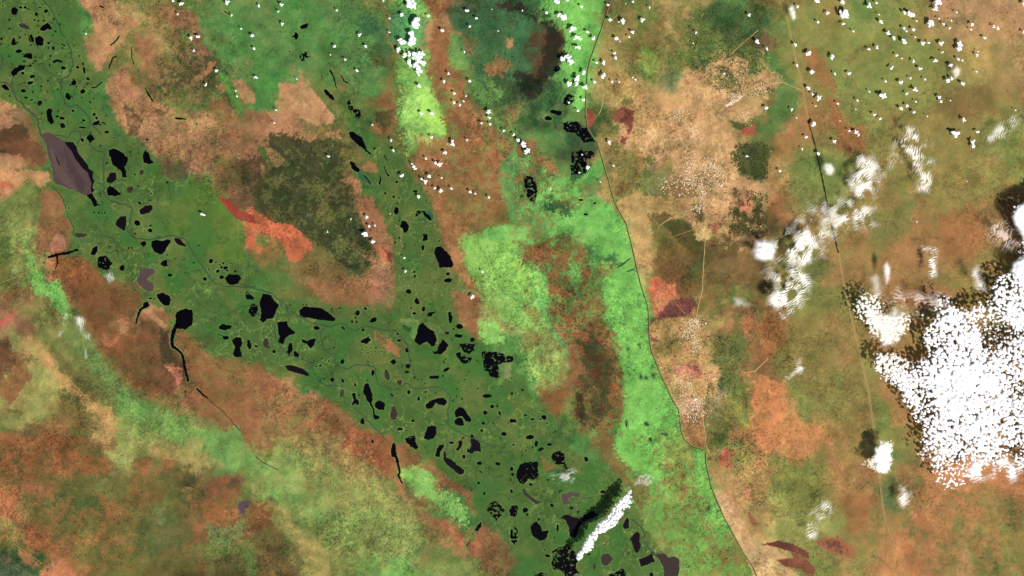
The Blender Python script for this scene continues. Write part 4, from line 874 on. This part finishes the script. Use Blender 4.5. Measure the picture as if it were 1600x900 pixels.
for (c, r, s, w_) in [
  (2,0,'1040,700 1090,790 1140,890 1150,910',.9),(2,1,'1150,0 1160,100 1185,230 1190,310 1210,440 1215,500 1200,720 1190,890',1.0),(2,2,'1195,-10 1150,180 1165,260 1190,390 1215,480 1190,680 1190,800 1205,900 1215,1000 1240,1040',1.0),
  (2,3,'1240,140 1290,220 1310,330 1400,395',.9),(2,3,'1490,560 1490,650 1530,720 1570,760',.9),(2,0,'835,595 960,578 1080,635',.9),(2,0,'1030,700 1120,675 1230,630 1350,655 1440,600 1600,520 1690,515 1810,565',1.0),
  (2,0,'1540,190 1440,270 1370,340',.9),(2,0,'1310,525 1440,515',.7),(2,0,'1420,480 1445,600',.9),(2,0,'1310,490 1325,560',.6),(2,0,'1360,490 1370,600',.6),(2,0,'1400,500 1403,590',.6),(2,0,'540,430 575,560 560,680 540,720',1.0),
  (2,1,'920,510 1000,455',.9),(2,1,'800,320 840,430 920,510 900,560',.8),(2,1,'980,590 1130,535',.7),(2,1,'1110,360 1120,440 1160,510',.8),(2,1,'1090,200 1130,270 1180,340 1020,345',.9),(2,2,'960,0 1020,90 1080,160',.8),
  (2,2,'1150,180 1080,250',.7),(2,2,'1170,305 1300,310',.6),(2,2,'1045,768 1190,805',1.1),(2,2,'1600,440 1560,480 1520,520 1450,530',1.2),(3,2,'280,60 480,30',.7),(0,2,'400,540 500,640 600,750 640,830',.9),(0,1,'0,345 60,330 180,225',1.0),(0,1,'0,870 120,820 240,770',.8),
  (2,2,'640,200 740,260 850,295',.5),(2,2,'840,870 940,820 1040,770',.5),(0,3,'90,700 190,770 280,830',.8),(3,3,'745,560 742,700 738,800',.6)]:
    m = M_track if w_ > .85 and r < 3 and c == 2 else M_track2
    line('dirt_track', T(c, r, s), w_*.95, tz, m, .35, int(tz*100)); tz += .006

# ------------------------------------------------------------------ hamlets and woodland (countless, far below)
def village(name, label, cat, spots, mat, r0=.5, r1=1.25):
    """small pitched-roof compounds"""
    vv = []; ff = []
    for (cx, cy, rx, ry, n) in spots:
        for _ in range(n):
            x = random.gauss(cx, rx*.55); y = random.gauss(cy, ry*.55); s = random.uniform(r0, r1); l = s*random.uniform(.7, 1.4); h = .25
            a = random.random()*3.14; ca, sa_ = math.cos(a), math.sin(a); b = len(vv); X0, Y0, _z = W((x, y))
            for (u, v, z) in [(-l,-s,0),(l,-s,0),(l,s,0),(-l,s,0),(-l,-s,h),(l,-s,h),(l,s,h),(-l,s,h),(-l,0,h*1.8),(l,0,h*1.8)]:
                vv.append((X0+(u*ca-v*sa_)*.6, Y0+(u*sa_+v*ca)*.6, z))
            ff += [(b,b+1,b+5,b+4),(b+2,b+3,b+7,b+6),(b+4,b+5,b+9,b+8),(b+6,b+7,b+8,b+9),(b+1,b+2,b+6,b+5),(b+3,b,b+4,b+7)]
    o = new_mesh_obj(name, vv, ff, mat); tag(o, label, cat, None, 'stuff')
def along(pts, r, n):
    out = []
    for i in range(len(pts)-1):
        for k in range(6):
            t = k/6; out.append((pts[i][0]+(pts[i+1][0]-pts[i][0])*t, pts[i][1]+(pts[i+1][1]-pts[i][1])*t, r, r, n))
    return out
village('village_houses', 'countless pale huts of the town where the dirt tracks meet in the north', 'houses',
    along(T(2,0,'1340,660 1380,640 1440,600'), 2.2, 14)+[(1150,150,14,6,60),(1190,140,16,12,60),(1060,178,14,10,60),(1083,205,6,12,70),(1150,118,24,20,60),(1160,180,22,14,50)], M_roof)
village('village_houses', 'countless pale huts of the round village on the salmon plain', 'houses',
    [(1075,285,22,20,230),(1078,265,10,14,80),(1110,262,18,18,160),(1097,300,6,14,90),(1091,325,12,8,60),(1120,280,20,20,130),(1040,290,16,14,60)], M_roof)
village('village_houses', 'countless pale huts strung along the track in the south', 'houses',
    [(1085,505,10,10,120),(1075,520,12,14,110),(1088,540,8,16,60),(1080,640,22,22,260),(1075,605,16,20,80),(1060,590,12,16,60),(1090,628,10,10,60)], M_roof)
def woodland(polys, n, r0=.35, r1=.95):
    vv = []; ff = []
    for poly, k in polys:
        px = [p[0] for p in poly]; py = [p[1] for p in poly]
        N = k*3; x = rng.uniform(min(px), max(px), N); y = rng.uniform(min(py), max(py), N)
        d = sdf(x, y, poly); nn = fbm(x, y, 9, 3, 101); ok = (d+14*(nn-.5) > 0) & (nn > .44)
        for a, b_ in zip(x[ok][:k], y[ok][:k]):
            r = random.uniform(r0, r1); h = r*random.uniform(.7, 1.1); b = len(vv); X0, Y0, _z = W((a, b_)); m = 6; ph = random.random()*6
            for i in range(m):
                q = ph+i/m*math.tau; rr = r*random.uniform(.7, 1.25); vv.append((X0+rr*math.cos(q), Y0+rr*math.sin(q), h*.35))
            for i in range(m):
                q = ph+(i+.5)/m*math.tau; rr = r*random.uniform(.4, .7); vv.append((X0+rr*math.cos(q), Y0+rr*math.sin(q), h*.85))
            vv.append((X0, Y0, 0)); vv.append((X0+random.uniform(-.1, .1), Y0, h))
            for i in range(m):
                j = (i+1) % m
                ff += [(b+i, b+j, b+m+i), (b+j, b+m+j, b+m+i), (b+2*m, b+j, b+i), (b+m+i, b+m+j, b+2*m+1)]
    o = new_mesh_obj('woodland', vv, ff, M_tree); tag(o, 'scattered dark tree clumps dotting the savanna and the woodland edges', 'trees', None, 'stuff')
woodland([(T(2,1,'1390,60 1420,0 1600,0 1600,220 1500,225 1400,170'), 700), (T(2,0,'1100,60 1540,20 1600,600 1420,600 1280,560 1120,450'), 1500), (T(2,1,'1400,290 1600,300 1600,560 1350,560'), 700),
  (T(1,1,'40,0 480,0 540,100 620,330 720,620 700,780 540,790 350,590 150,480 0,300'), 1500), (T(2,2,'1200,300 1400,300 1400,700 1200,700'), 350), (T(2,2,'220,0 620,340 680,700 640,900 480,900 440,600'), 900),
  (T(0,3,'0,40 700,60 900,300 1000,600 800,850 100,700'), 700), (T(2,3,'1210,0 1600,0 1600,250 1400,300'), 300), (T(1,0,'1240,0 1700,0 1800,300 1500,600 1340,420'), 600), (T(3,2,'0,200 200,250 160,500 0,500'), 120), (T(2,3,'900,200 1200,200 1400,800 1100,880'), 500)], 0)

# ------------------------------------------------------------------ high clouds
def worley(x, y, s, seed):
    X_ = x/s; Y_ = y/s; xi = np.floor(X_).astype(int); yi = np.floor(Y_).astype(int); d = np.full(x.shape, 9.)
    for a in (-1, 0, 1):
        for b in (-1, 0, 1):
            cx = xi+a; cy = yi+b; rx = TAB[(cy+seed) & 511, (cx*3+seed) & 511]; ry = TAB[(cy*5+seed) & 511, (cx+seed*2) & 511]
            d = np.minimum(d, np.hypot(cx+rx-X_, cy+ry-Y_))
    return d
def sheet(name, label, cat, poly, z, th, style='soft', op=1., feather=6, res=.9, ang=0, lam=3.6, group=None, mat=None, cell=5.2, gap=.55, rough=10, stretch=3, cover=.72, soft=.07, holes=()):
    px = [p[0] for p in poly]; py = [p[1] for p in poly]; pd = feather+rough*.7
    gx_, gy_ = np.meshgrid(np.arange(min(px)-pd, max(px)+pd, res), np.arange(min(py)-pd, max(py)+pd, res))
    d = sdf(gx_, gy_, poly)+rough*(fbm(gx_, gy_, 16, 4, 110)-.5)*2
    m = sstep(-feather, feather, d)
    if style == 'cell':
        wxn = gx_+5*(fbm(gx_, gy_, 7, 3, 120)-.5); wyn = gy_+5*(fbm(gx_, gy_, 7, 3, 125)-.5)
        w1 = worley(wxn, wyn, cell, 3); w2 = fbm(gx_, gy_, 24, 3, 130); w3 = fbm(gx_, gy_, 3.1, 3, 133, .7)
        q = 1-w1+.5*(w2-.5)+.95*(w3-.5)
        q = q+.8*(m-1)+.2*sstep(0, 14, d)+.26*sstep(0, 45, d)
        for hp, hs in holes: q = q-hs*sstep(-6, 6, sdf(gx_, gy_, hp)+8*(fbm(gx_, gy_, 8, 3, 135)-.5))
        t0 = np.quantile(q[d > 0], 1-cover)
        alpha = sstep(t0-soft, t0+soft, q)*sstep(0, .25, m); hgt = np.clip(q-t0+soft, 0, 1)
    elif style == 'ripple':
        a = math.radians(ang); u = gx_*math.cos(a)+gy_*math.sin(a); v = -gx_*math.sin(a)+gy_*math.cos(a)
        ph = u/lam*math.tau+9*(fbm(gx_, gy_, 11, 3, 140)-.5)*2
        r = .5+.5*np.sin(ph); fr = fbm(u*1.0, v/stretch, 2.4, 3, 145, .7)
        base = fbm(gx_, gy_, 13, 3, 148)
        bb = sstep(.3, .72, base)
        m = sstep(-feather*1.3, feather*1.3, d); r = r**1.6
        alpha = m*np.clip(bb*(.16+1.55*r*(.35+1.3*fr))+.6*sstep(.75, 1, bb)*m*m-.05, 0, 1); hgt = alpha
    else:
        fr = fbm(gx_, gy_, 8, 4, 150, .6); alpha = np.clip(m*(.55+.9*(fr-.2)), 0, 1)*m; hgt = alpha
    alpha = alpha*op
    keep = (alpha[:-1, :-1] > .015) | (alpha[1:, 1:] > .015) | (alpha[1:, :-1] > .015) | (alpha[:-1, 1:] > .015)
    m_, n_ = alpha.shape; id_ = np.arange(m_*n_).reshape(m_, n_)
    f = np.stack([id_[1:, :-1], id_[1:, 1:], id_[:-1, 1:], id_[:-1, :-1]], -1)[keep]
    if len(f) == 0: return None
    u, inv = np.unique(f, return_inverse=True); inv = inv.reshape(-1, 4)
    bump = fbm(gx_, gy_, 5, 3, 160)
    zt = z+th*np.sqrt(np.clip(hgt, 0, 1))*(.6+.8*bump); zb = z-.3*th*np.clip(hgt, 0, 1)
    xx = gx_.ravel()[u]-800; yy = 450-gy_.ravel()[u]; al = alpha.ravel()[u]; n = len(u)
    v = np.concatenate([np.stack([xx, yy, zt.ravel()[u]], 1), np.stack([xx, yy, zb.ravel()[u]-.02], 1)])
    f2 = np.concatenate([inv, inv[:, ::-1]+n])
    half = np.where(al > .97, 1, 1-np.sqrt(np.clip(1-al, 0, 1)))
    o = new_mesh_obj(name, v, f2, mat or M_wisp, True, {'opacity': ('FLOAT', np.concatenate([half, half]))})
    tag(o, label, cat, group); return o
def R(*a): return T(*a)
ZH = 33
bank = [(1700,360),(1660,318),(1630,302),(1600,311),(1583,320),(1571,338),(1569,352),(1580,366),(1592,382),(1596,394),(1584,398),(1569,402),(1560,418),(1545,430),(1530,442),(1528,470),(1505,475),(1487,470),(1465,474),(1450,480),(1437,492),(1432,515),(1427,552),(1405,556),(1386,562),(1380,588),(1386,605),(1400,622),(1412,642),(1425,650),(1438,664),(1432,690),(1435,712),(1441,730),(1450,757),(1465,763),(1495,763),(1518,750),(1537,736),(1556,727),(1600,733),(1640,742),(1690,735),(1730,690),(1715,640),(1745,580),(1735,500),(1750,430),(1728,385)]
sheet('cloud_bank', 'dense white cloud bank with dark granular gaps covering the right edge', 'cloud bank', bank, ZH, 5, 'cell', 1, 9, .8, mat=M_cloud, cell=5.0, rough=26, cover=.62, soft=.13, holes=[(T(3,2,'1260,200 1400,190 1500,240 1600,260 1600,310 1500,320 1480,360 1370,400 1310,330'), .38), (T(3,2,'780,330 900,240 960,200 940,440 880,480 780,420'), .4), (T(3,2,'1420,500 1500,520 1600,680 1590,760 1500,740 1430,600'), .16), (T(3,3,'1000,200 1200,120 1260,180 1180,290 1080,320'), .16), (T(3,3,'1440,70 1560,90 1600,150 1540,150'), .45), (T(3,2,'1060,560 1400,420 1500,560 1300,700 1100,680'), -.1), (T(3,3,'1180,-60 1400,0 1320,90 1150,40'), -.06)])
solid = [(1690,380),(1660,325),(1630,306),(1600,314),(1585,324),(1574,340),(1576,352),(1590,372),(1604,392),(1592,402),(1575,410),(1570,425),(1600,450),(1650,462),(1700,430)]
sheet('cloud_bank', 'solid white cloud lobe above the granular bank on the right edge', 'cloud bank', solid, ZH+5, 4, 'soft', 1, 4, 1.0, mat=M_cloud, rough=4)
sheet('cloud', 'solid white patch in the middle of the big cloud bank', 'cloud', [(1450,600),(1500,585),(1540,590),(1560,620),(1520,640),(1470,640)], ZH+5, 4, 'ripple', .8, 16, 1.1, 40, 5, mat=M_cloud, rough=22)
sheet('cloud', 'white streaky lower rim of the big cloud bank', 'cloud', [(1510,722),(1560,715),(1610,722),(1640,740),(1590,738),(1540,745),(1515,750)], ZH+5, 3, 'ripple', 1, 7, 1, 80, 6, mat=M_cloud, rough=12)
sheet('cloud', 'thin orange tinted veil left of the solid cloud lobe', 'cloud', R(3,1,'1340,470 1440,470 1520,560 1480,640 1380,600'), ZH, 2, 'ripple', .6, 10, rough=16, ang=30, lam=6, mat=M_warm)
sheet('cloud', 'granular cloud with streaks beside the long straight road', 'cloud', [(1343,468),(1362,478),(1380,490),(1410,480),(1415,498),(1398,538),(1378,556),(1362,532),(1342,508),(1334,485)], ZH, 3, 'cell', .9, 12, .8, cell=4.2, rough=16, cover=.46, soft=.16)
sheet('cloud', 'soft veil over the granular cloud beside the road', 'cloud', [(1360,500),(1392,480),(1408,492),(1392,540),(1372,545)], ZH+4, 3, 'soft', .6, 9, rough=10)
sheet('cloud', 'faint veil above the top edge of the cloud bank', 'cloud', R(3,2,'620,-10 900,30 1140,60 1080,140 820,120 720,80'), ZH, 2, 'ripple', .5, 12, rough=20, ang=80, lam=7, mat=M_warm)
sheet('cloud', 'bright round cloud with a hazy rim over dark scrub', 'cloud', R(2,1,'1495,660 1515,610 1560,590 1610,610 1640,660 1615,715 1560,735 1510,715'), ZH-6, 6, 'soft', 1, 6, .8, rough=4, mat=M_cloud)
sheet('cloud', 'rippled pale cloud running right from the bright round cloud', 'cloud', R(3,1,'0,640 60,580 180,560 300,510 350,530 340,590 280,660 230,770 190,770 100,690 30,700'), ZH-4, 2, 'ripple', .95, 8, .7, 35, 3.6)
sheet('cloud', 'rippled cloud patch with diagonal stripes below the bright round cloud', 'cloud', R(3,2,'0,90 40,-60 120,-120 200,-150 260,-40 240,50 170,110 90,180 60,130'), ZH-4, 2, 'ripple', 1, 6, .7, 60, 3.6)
sheet('cloud', 'feathery cloud beside the straight road with fine ripples', 'cloud', R(3,1,'560,40 600,60 680,200 660,240 600,330 560,360 510,330 500,250 530,150'), ZH-4, 2, 'ripple', .85, 7, .7, 45, 3.4)
sheet('cloud', 'wispy cloud veil drifting across the straight road', 'cloud', R(3,1,'400,470 520,400 620,350 630,400 600,580 560,520 430,560 380,530'), ZH-4, 2, 'ripple', .75, 8, .7, 60, 4)
sheet('cloud', 'tall feathery cloud with bright stripes in the upper right', 'cloud', R(3,1,'740,140 760,40 800,0 840,-80 900,-110 930,-20 1000,-60 990,60 1000,260 970,300 910,290 910,180 870,90 800,100'), ZH-4, 2, 'ripple', .85, 7, .7, 20, 4)
sheet('cloud', 'small comb shaped cloud with a bright foot over brown land', 'cloud', R(3,1,'940,650 1000,640 1050,650 1040,720 1032,820 1000,830 975,760 950,720'), ZH-8, 2, 'ripple', .95, 4, .7, 70, 3.6, rough=6)
sheet('cloud', 'small upright oval cloud over brown land', 'cloud', R(3,1,'705,760 725,740 750,770 748,840 725,870 708,830'), ZH-6, 2, 'soft', .95, 4, rough=3)
sheet('cloud', 'faint upright veil left of the small oval cloud', 'cloud', R(3,1,'620,840 660,820 700,880 680,960 640,940'), ZH-6, 2, 'soft', .4, 6, rough=5)
sheet('cloud', 'faint pale streak near the upper left of the cloud bank', 'cloud', R(3,1,'1240,790 1280,780 1330,880 1350,930 1290,900'), ZH-3, 2, 'ripple', .8, 6, rough=6, ang=60)
sheet('cloud', 'lone star shaped cloud lying on the straight road', 'cloud', R(3,3,'640,160 660,100 720,70 745,110 755,170 720,220 670,225'), 30, 5, 'soft', 1, 4, .7, rough=10, mat=M_cloud)
sheet('cloud', 'ragged fringe around the star shaped cloud on the road', 'cloud', R(3,3,'560,200 630,150 690,60 760,60 770,160 740,220 660,240 600,210'), 29, 2, 'cell', .7, 5, .7, cell=3, gap=.7, rough=8)
sheet('cloud', 'small dappled cloud below the star shaped one', 'cloud', R(3,3,'790,410 820,340 870,320 880,370 850,430 830,450'), 22, 2, 'ripple', .9, 5, .7, 60, 3, rough=6)
sheet('cloud', 'pale wispy cloud above the brown burnt field in the south', 'cloud', R(3,3,'220,580 260,520 330,430 380,430 370,500 300,560 280,650 250,640'), 24, 2, 'ripple', .85, 6, .7, 50, 4, rough=8)
sheet('cloud', 'tiny wisp over the olive plain in the south', 'cloud', R(3,3,'515,300 525,275 540,280 530,310'), 24, 1, 'soft', .6, 3, rough=3)
sheet('cloud', 'two faint comb wisps on the olive plain left of the road', 'cloud', R(3,2,'90,560 160,500 180,455 250,465 230,510 160,530 120,560'), 26, 1.5, 'ripple', .8, 4, .7, 70, 3, rough=6)
sheet('cloud', 'soft glowing cloud beside the top of the straight road', 'cloud', R(3,0,'125,60 145,40 165,80 170,120 150,135 130,100'), 16, 2, 'soft', .95, 4, .7, rough=3)
sheet('cloud', 'soft hazy puff attached to a small cloud pair in the upper right', 'cloud', R(3,0,'1140,450 1165,420 1190,440 1185,475 1155,500'), 16, 2, 'soft', .75, 4, .7, rough=3)
sheet('cloud', 'fine rippled veil near the upper right edge', 'cloud', R(3,0,'1350,870 1430,790 1500,730 1550,710 1540,780 1480,850 1400,880'), 20, 1.5, 'ripple', .6, 5, .7, 20, 3.6, rough=8)
sheet('cloud', 'soft round puff beside the dark stretch of the road', 'cloud', R(3,1,'330,150 350,120 390,120 405,160 385,195 350,190'), 22, 2, 'soft', .8, 4, .7, rough=4)
sheet('cloud', 'faint peach veil over the tan plain above the fire scars', 'cloud', R(2,2,'1370,50 1440,60 1480,100 1440,130 1390,110'), 20, 1.5, 'soft', .4, 6, rough=5)
sheet('cloud', 'feathery white wisps over the green strip in the west', 'cloud', R(0,2,'380,300 385,250 400,190 430,165 440,230 410,260 390,300'), 20, 1.5, 'ripple', .8, 3, .6, 0, 3, rough=5, stretch=6)
sheet('cloud', 'loose white streaks right of the western wisps', 'cloud', R(0,2,'470,180 510,180 575,270 580,340 540,300 500,230'), 20, 1.5, 'ripple', .65, 4, .6, 0, 3, rough=6, stretch=6)
sheet('cloud', 'faint upright streak below the western wisps', 'cloud', R(0,2,'540,360 555,360 560,430 545,440'), 20, 1, 'ripple', .4, 2, .6, 0, 3, rough=3, stretch=6)
sheet('cloud', 'tiny fan of white streaks over the marsh edge', 'cloud', R(0,1,'655,820 685,800 715,820 735,860 690,865'), 18, 1, 'ripple', .5, 3, .6, 15, 3, rough=4, stretch=6)
sheet('cloud', 'long translucent rippled streak climbing right from the bright round cloud', 'cloud', R(3,1,'-20,660 100,550 300,480 430,390 500,260 540,150 620,120 660,260 630,500 480,570 360,620 240,760 100,900 -20,800'), ZH-8, 1.5, 'ripple', .5, 10, .7, 48, 3.6, rough=14)
sheet('cloud', 'finely combed veil above the dark scrub left of the ripples', 'cloud', R(3,1,'200,380 330,330 420,440 360,540 240,540 150,480'), ZH-5, 1, 'ripple', .4, 8, .7, 50, 3.4, rough=12)
sheet('cloud', 'thin granular veil beside the road left of the cloud bank', 'cloud', R(3,2,'560,10 660,20 740,110 700,220 600,260 540,200 520,100'), ZH, 2, 'cell', .8, 9, .7, cell=4.2, cover=.4, rough=10)
sheet('cloud', 'thin granular tail left of the big cloud bank', 'cloud', R(3,2,'620,380 720,380 830,420 900,470 860,620 780,640 700,560 640,480'), ZH, 2, 'cell', .9, 10, .7, cell=4.6, cover=.48, rough=12)
# smoke of the marsh fire
sheet('smoke_plume', 'long white smoke plume blowing down left across the southern marsh', 'smoke', R(2,3,'745,340 735,420 722,455 665,525 605,595 525,655 495,720 445,760 412,802 396,772 430,712 468,662 498,602 558,542 588,500 640,468 690,412 722,368'), 24, 9, 'cell', 1, 2.2, .6, cell=3.0, cover=.8, soft=.2, rough=9, mat=M_smoke)
sheet('smoke_plume', 'thin pale smoke haze over the marsh by the red burnt patch', 'smoke', R(2,3,'240,265 320,255 380,230 420,260 400,300 330,320 270,290'), 10, 2, 'ripple', .42, 5, .8, 60, 8, rough=8)
sheet('smoke_plume', 'pale speckled smoke over the brown point above the big plume', 'smoke', R(2,3,'740,330 760,270 800,240 880,280 850,330 780,350'), 10, 2, 'cell', .3, 6, .7, cell=3, cover=.4, soft=.2, rough=10)

# ------------------------------------------------------------------ small cumulus, one object each
CL = {(3,0): '300,8,16 458,12,16 675,22,7 630,38,14 1055,12,34 1040,58,16 182,45,12 465,98,32 468,152,9 370,85,10 310,145,9 530,200,7 700,140,14 690,95,6 845,80,15 885,92,22 925,135,7 1010,148,21 1065,118,6 1092,153,7 1140,130,6 1175,80,5 1270,155,10 1262,187,7 1405,170,9 1432,180,13 1595,205,10 1597,20,15 1350,240,10 1130,180,6 745,210,15 780,238,12 845,258,19 905,192,13 845,180,9 860,200,8 915,235,6 965,272,15 1000,268,8 1075,275,15 1192,275,17 1190,300,18 1085,330,8 1300,348,9 1305,325,6 1183,372,9 1210,380,8 1040,382,14 1135,410,14 170,282,13 250,340,15 395,362,14 625,310,9 678,302,11 800,348,8 832,368,6 905,385,10 950,430,11 768,428,13 270,455,16 415,465,8 505,462,11 730,508,8 830,517,15 885,492,8 978,498,9 915,565,16 865,588,9 1122,510,17 1140,490,12 1213,525,13 248,552,12 275,592,9 315,615,19 555,632,7 432,650,8 295,663,6 630,575,7 715,600,20 1065,612,12 1078,638,12 1135,632,5 920,640,6 828,680,13 862,665,10 905,705,9 990,728,7 660,720,12 695,745,10 545,685,6 1217,752,14 285,780,17 445,758,5 505,820,8 545,828,11 562,845,10 235,860,8 413,883,11 1165,835,21 1308,825,10 1275,890,15 145,688,8 180,415,9 175,740,6 1300,450,5 1540,690,5',
(2,0): '285,15,19 345,5,9 295,95,13 330,115,22 435,45,9 755,12,9 710,25,5 607,128,13 690,135,16 665,142,7 815,128,13 860,50,6 753,205,11 730,235,9 650,245,13 673,262,6 475,203,10 510,242,10 375,185,20 400,238,16 425,248,9 412,300,17 350,365,22 370,390,18 320,370,16 448,452,14 407,485,19 352,525,18 402,533,14 458,548,18 570,395,12 525,393,9 645,365,11 640,335,9 573,475,16 515,515,10 625,515,7 670,515,6 770,500,7 753,485,7 450,625,11 413,695,10 357,645,9 1150,208,9 1325,463,6 1530,265,14 1590,308,9 1480,98,9 1583,678,12 605,890,9 35,880,15 70,895,12 10,845,9 215,80,12 65,70,6 600,35,8 1130,275,5',
(1,0): '22,38,8 162,32,13 142,75,8 168,152,10 508,68,7 650,222,11 495,295,12 690,295,9 560,375,9 470,345,6 632,445,10 258,497,6 5,488,7 130,690,8 118,770,6 960,20,28 985,42,16 990,145,29 915,98,11 838,120,7 835,205,7 910,265,18 975,248,29 890,312,13 935,350,15 1010,355,24 960,395,15 995,410,20 1045,395,15 1040,340,14 1020,440,17 960,340,12 1020,540,12 1020,475,8 1165,195,12 1080,103,8 1318,70,12 1377,115,11 1337,168,9 1205,462,9 1175,515,10 1340,510,12 1240,587,8 1238,645,12 1275,658,9 1313,602,6 1298,635,6 1455,702,15 1460,738,10 1410,770,10 1465,780,8 1548,820,9 1038,712,14 1097,712,16 1100,860,9 1228,888,11 1320,876,8 848,878,9 800,10,7 730,783,6 1305,328,7 1515,195,5 1475,62,4',
(1,1): '455,80,8 860,42,9 912,200,15 1065,95,8 985,140,15 1000,155,9 975,125,7 1120,120,10 1150,130,13 1082,203,12 1040,222,9 1058,238,12 1118,278,9 1155,293,11 1222,280,7 1018,330,11 1340,300,9 1372,312,6 1455,335,7 692,460,13 708,513,9 745,510,7 678,560,18 732,613,12 450,550,8 595,470,5 928,713,9 935,795,9 1418,800,8 1230,5,12 1180,55,12 840,438,4 1160,212,8',
(1,2): '1350,57,13', (0,0): '1425,18,15 1140,28,12 1085,8,12 1113,95,7 1198,240,14 1240,232,11 1215,320,7 1290,533,10 1357,445,10 1597,485,8 1580,225,10 1592,310,9 1450,100,6 1510,183,7 543,215,5 1478,570,7 1485,605,7',
(0,1): '1265,440,8 1280,445,8', (2,1): '70,12,14 97,45,17 85,60,9 472,150,15 635,138,8 420,180,6 1465,78,7 550,238,6 240,280,6 610,2,7 438,68,5', (3,1): '313,65,11 1280,12,14 75,170,8 210,35,7 925,487,5 1515,337,6 1238,235,4', (3,2): '', (2,2): '1210,220,5 1145,695,8 930,497,5'}
cl = []
for (c, r), s in CL.items():
    for t in s.split():
        u, v, q = map(float, t.split(',')); cl.append((c*400+u/4, r*225+v/4, q/4))
def puff_bm(n, seed):
    rs = random.Random(seed); bm = bmesh.new()
    for i in range(n):
        a = rs.random()*6.28; d = rs.random()**.6*.85 if i else 0; q = rs.uniform(.2, .44) if i else .48
        b2 = bmesh.ops.create_icosphere(bm, subdivisions=2, radius=q)
        ex = rs.uniform(.75, 1.3); ph = rs.random()*9
        for vv in b2['verts']:
            k = 1+.22*math.sin(vv.co.x*9+ph)*math.cos(vv.co.y*8-ph)+.12*math.sin(vv.co.z*14+ph*2+vv.co.x*11)
            z = vv.co.z*k*.8
            vv.co = Vector((vv.co.x*k*ex+d*math.cos(a), vv.co.y*k/ex+d*math.sin(a)*.9, z if z > -.14 else -.14+.2*(z+.14)))
    me = D.meshes.new('cloud'); bm.to_mesh(me); bm.free(); me.materials.append(M_puff)
    for p in me.polygons: p.use_smooth = True
    return me
protos = [puff_bm(6+i % 7, 40+i) for i in range(24)]
def zone(x, y):
    if x > 1210:
        col = 'right of the long straight road'
        if y < 70: return 'on the top right plain', 'top right clouds'
        if y < 150: return 'on the green plain by the road', 'plain clouds in the upper right'
        if y < 225: return 'on the brown plain by the road', 'brown plain clouds'
        return 'near the rippled high clouds', 'clouds among the ripples'
    if x > 1020: return 'on the tan land with tracks', 'clouds over the tan land'
    if x > 918: return 'just right of the dyke', 'clouds right of the dyke'
    if x > 845 and y < 180: return 'on the bright strip by the dyke', 'clouds over the green strip'
    if x > 790: return 'on the marsh by the dyke', 'clouds over the mottled marsh'
    if 615 < x < 672 and y < 140: return 'in the top centre cluster', 'dense cluster at the top centre'
    if x > 670 and y < 225: return 'on the reddish strip', 'clouds over the reddish strip'
    if x > 635: return 'on the central brown slope', 'clouds over the brown slope'
    if x > 560 and y > 225: return 'over the middle green valley', 'clouds over the green valley'
    if x > 400: return 'on the northern green plain', 'clouds over the green plain'
    return 'on the upper left plain', 'clouds in the upper left'
cl.sort(key=lambda t: -t[2])
small_v = []; small_f = []
def size(q): return 'large' if q > 4.9 else 'medium' if q > 3.3 else 'small' if q > 2.2 else 'tiny'
ORD = ['leftmost', 'second from the left', 'third from the left', 'fourth from the left', 'fifth from the left', 'sixth from the left', 'seventh from the left', 'eighth from the left']
fam = {}
for i, (x, y, q) in enumerate(cl[:296]): fam.setdefault((size(q),)+zone(x, y), []).append((x, y, i))
LAB = {}
for (sz, zn, gp), mem in fam.items():
    mem.sort(); n = len(mem); nm = {}
    if n > 8:
        by = sorted(mem, key=lambda t: t[1]); nr = 2 if n <= 16 else 3; rows = ['upper half', 'lower half'] if nr == 2 else ['upper third', 'middle third', 'lower third']
        for k in range(nr):
            row = sorted(by[k*n//nr:(k+1)*n//nr])
            for j, t in enumerate(row): nm[t[2]] = rows[k]+', '+('rightmost' if j == len(row)-1 else ORD[min(j, 7)])
    elif n > 1:
        for k, t in enumerate(mem): nm[t[2]] = 'rightmost' if k == n-1 else ORD[k]
    for t in mem:
        p = nm.get(t[2])
        LAB[t[2]] = (f'{sz} puff {zn}' + (f', {p}' if p else ''), f'{sz} {gp}')
for i, (x, y, q) in enumerate(cl):
    z = 7.0+min(q, 6)*.5
    if i < 296:
        o = D.objects.new('cloud', protos[i % 24]); COL.objects.link(o)
        a = random.random()*6.28
        o.location = W((x, y), z); o.rotation_euler = (0, 0, a); s = q*random.uniform(.86, 1.24)*(1.06 if y > 140 or not 620 < x < 670 else 1.3)
        o.scale = (s, s, s*.8)
        tag(o, LAB[i][0], 'cloud', LAB[i][1])
    else:
        src = protos[i % 24]; b = len(small_v); p0 = W((x, y), z)
        small_v += [(v.co.x*q+p0[0], v.co.y*q+p0[1], v.co.z*q+p0[2]) for v in src.vertices]
        small_f += [tuple(b+k for k in f.vertices) for f in src.polygons]
if small_f:
    tag(new_mesh_obj('cloud_scraps', small_v, small_f, M_puff, True), 'scattered tiny white cloud scraps among the larger puffs', 'clouds', None, 'stuff')
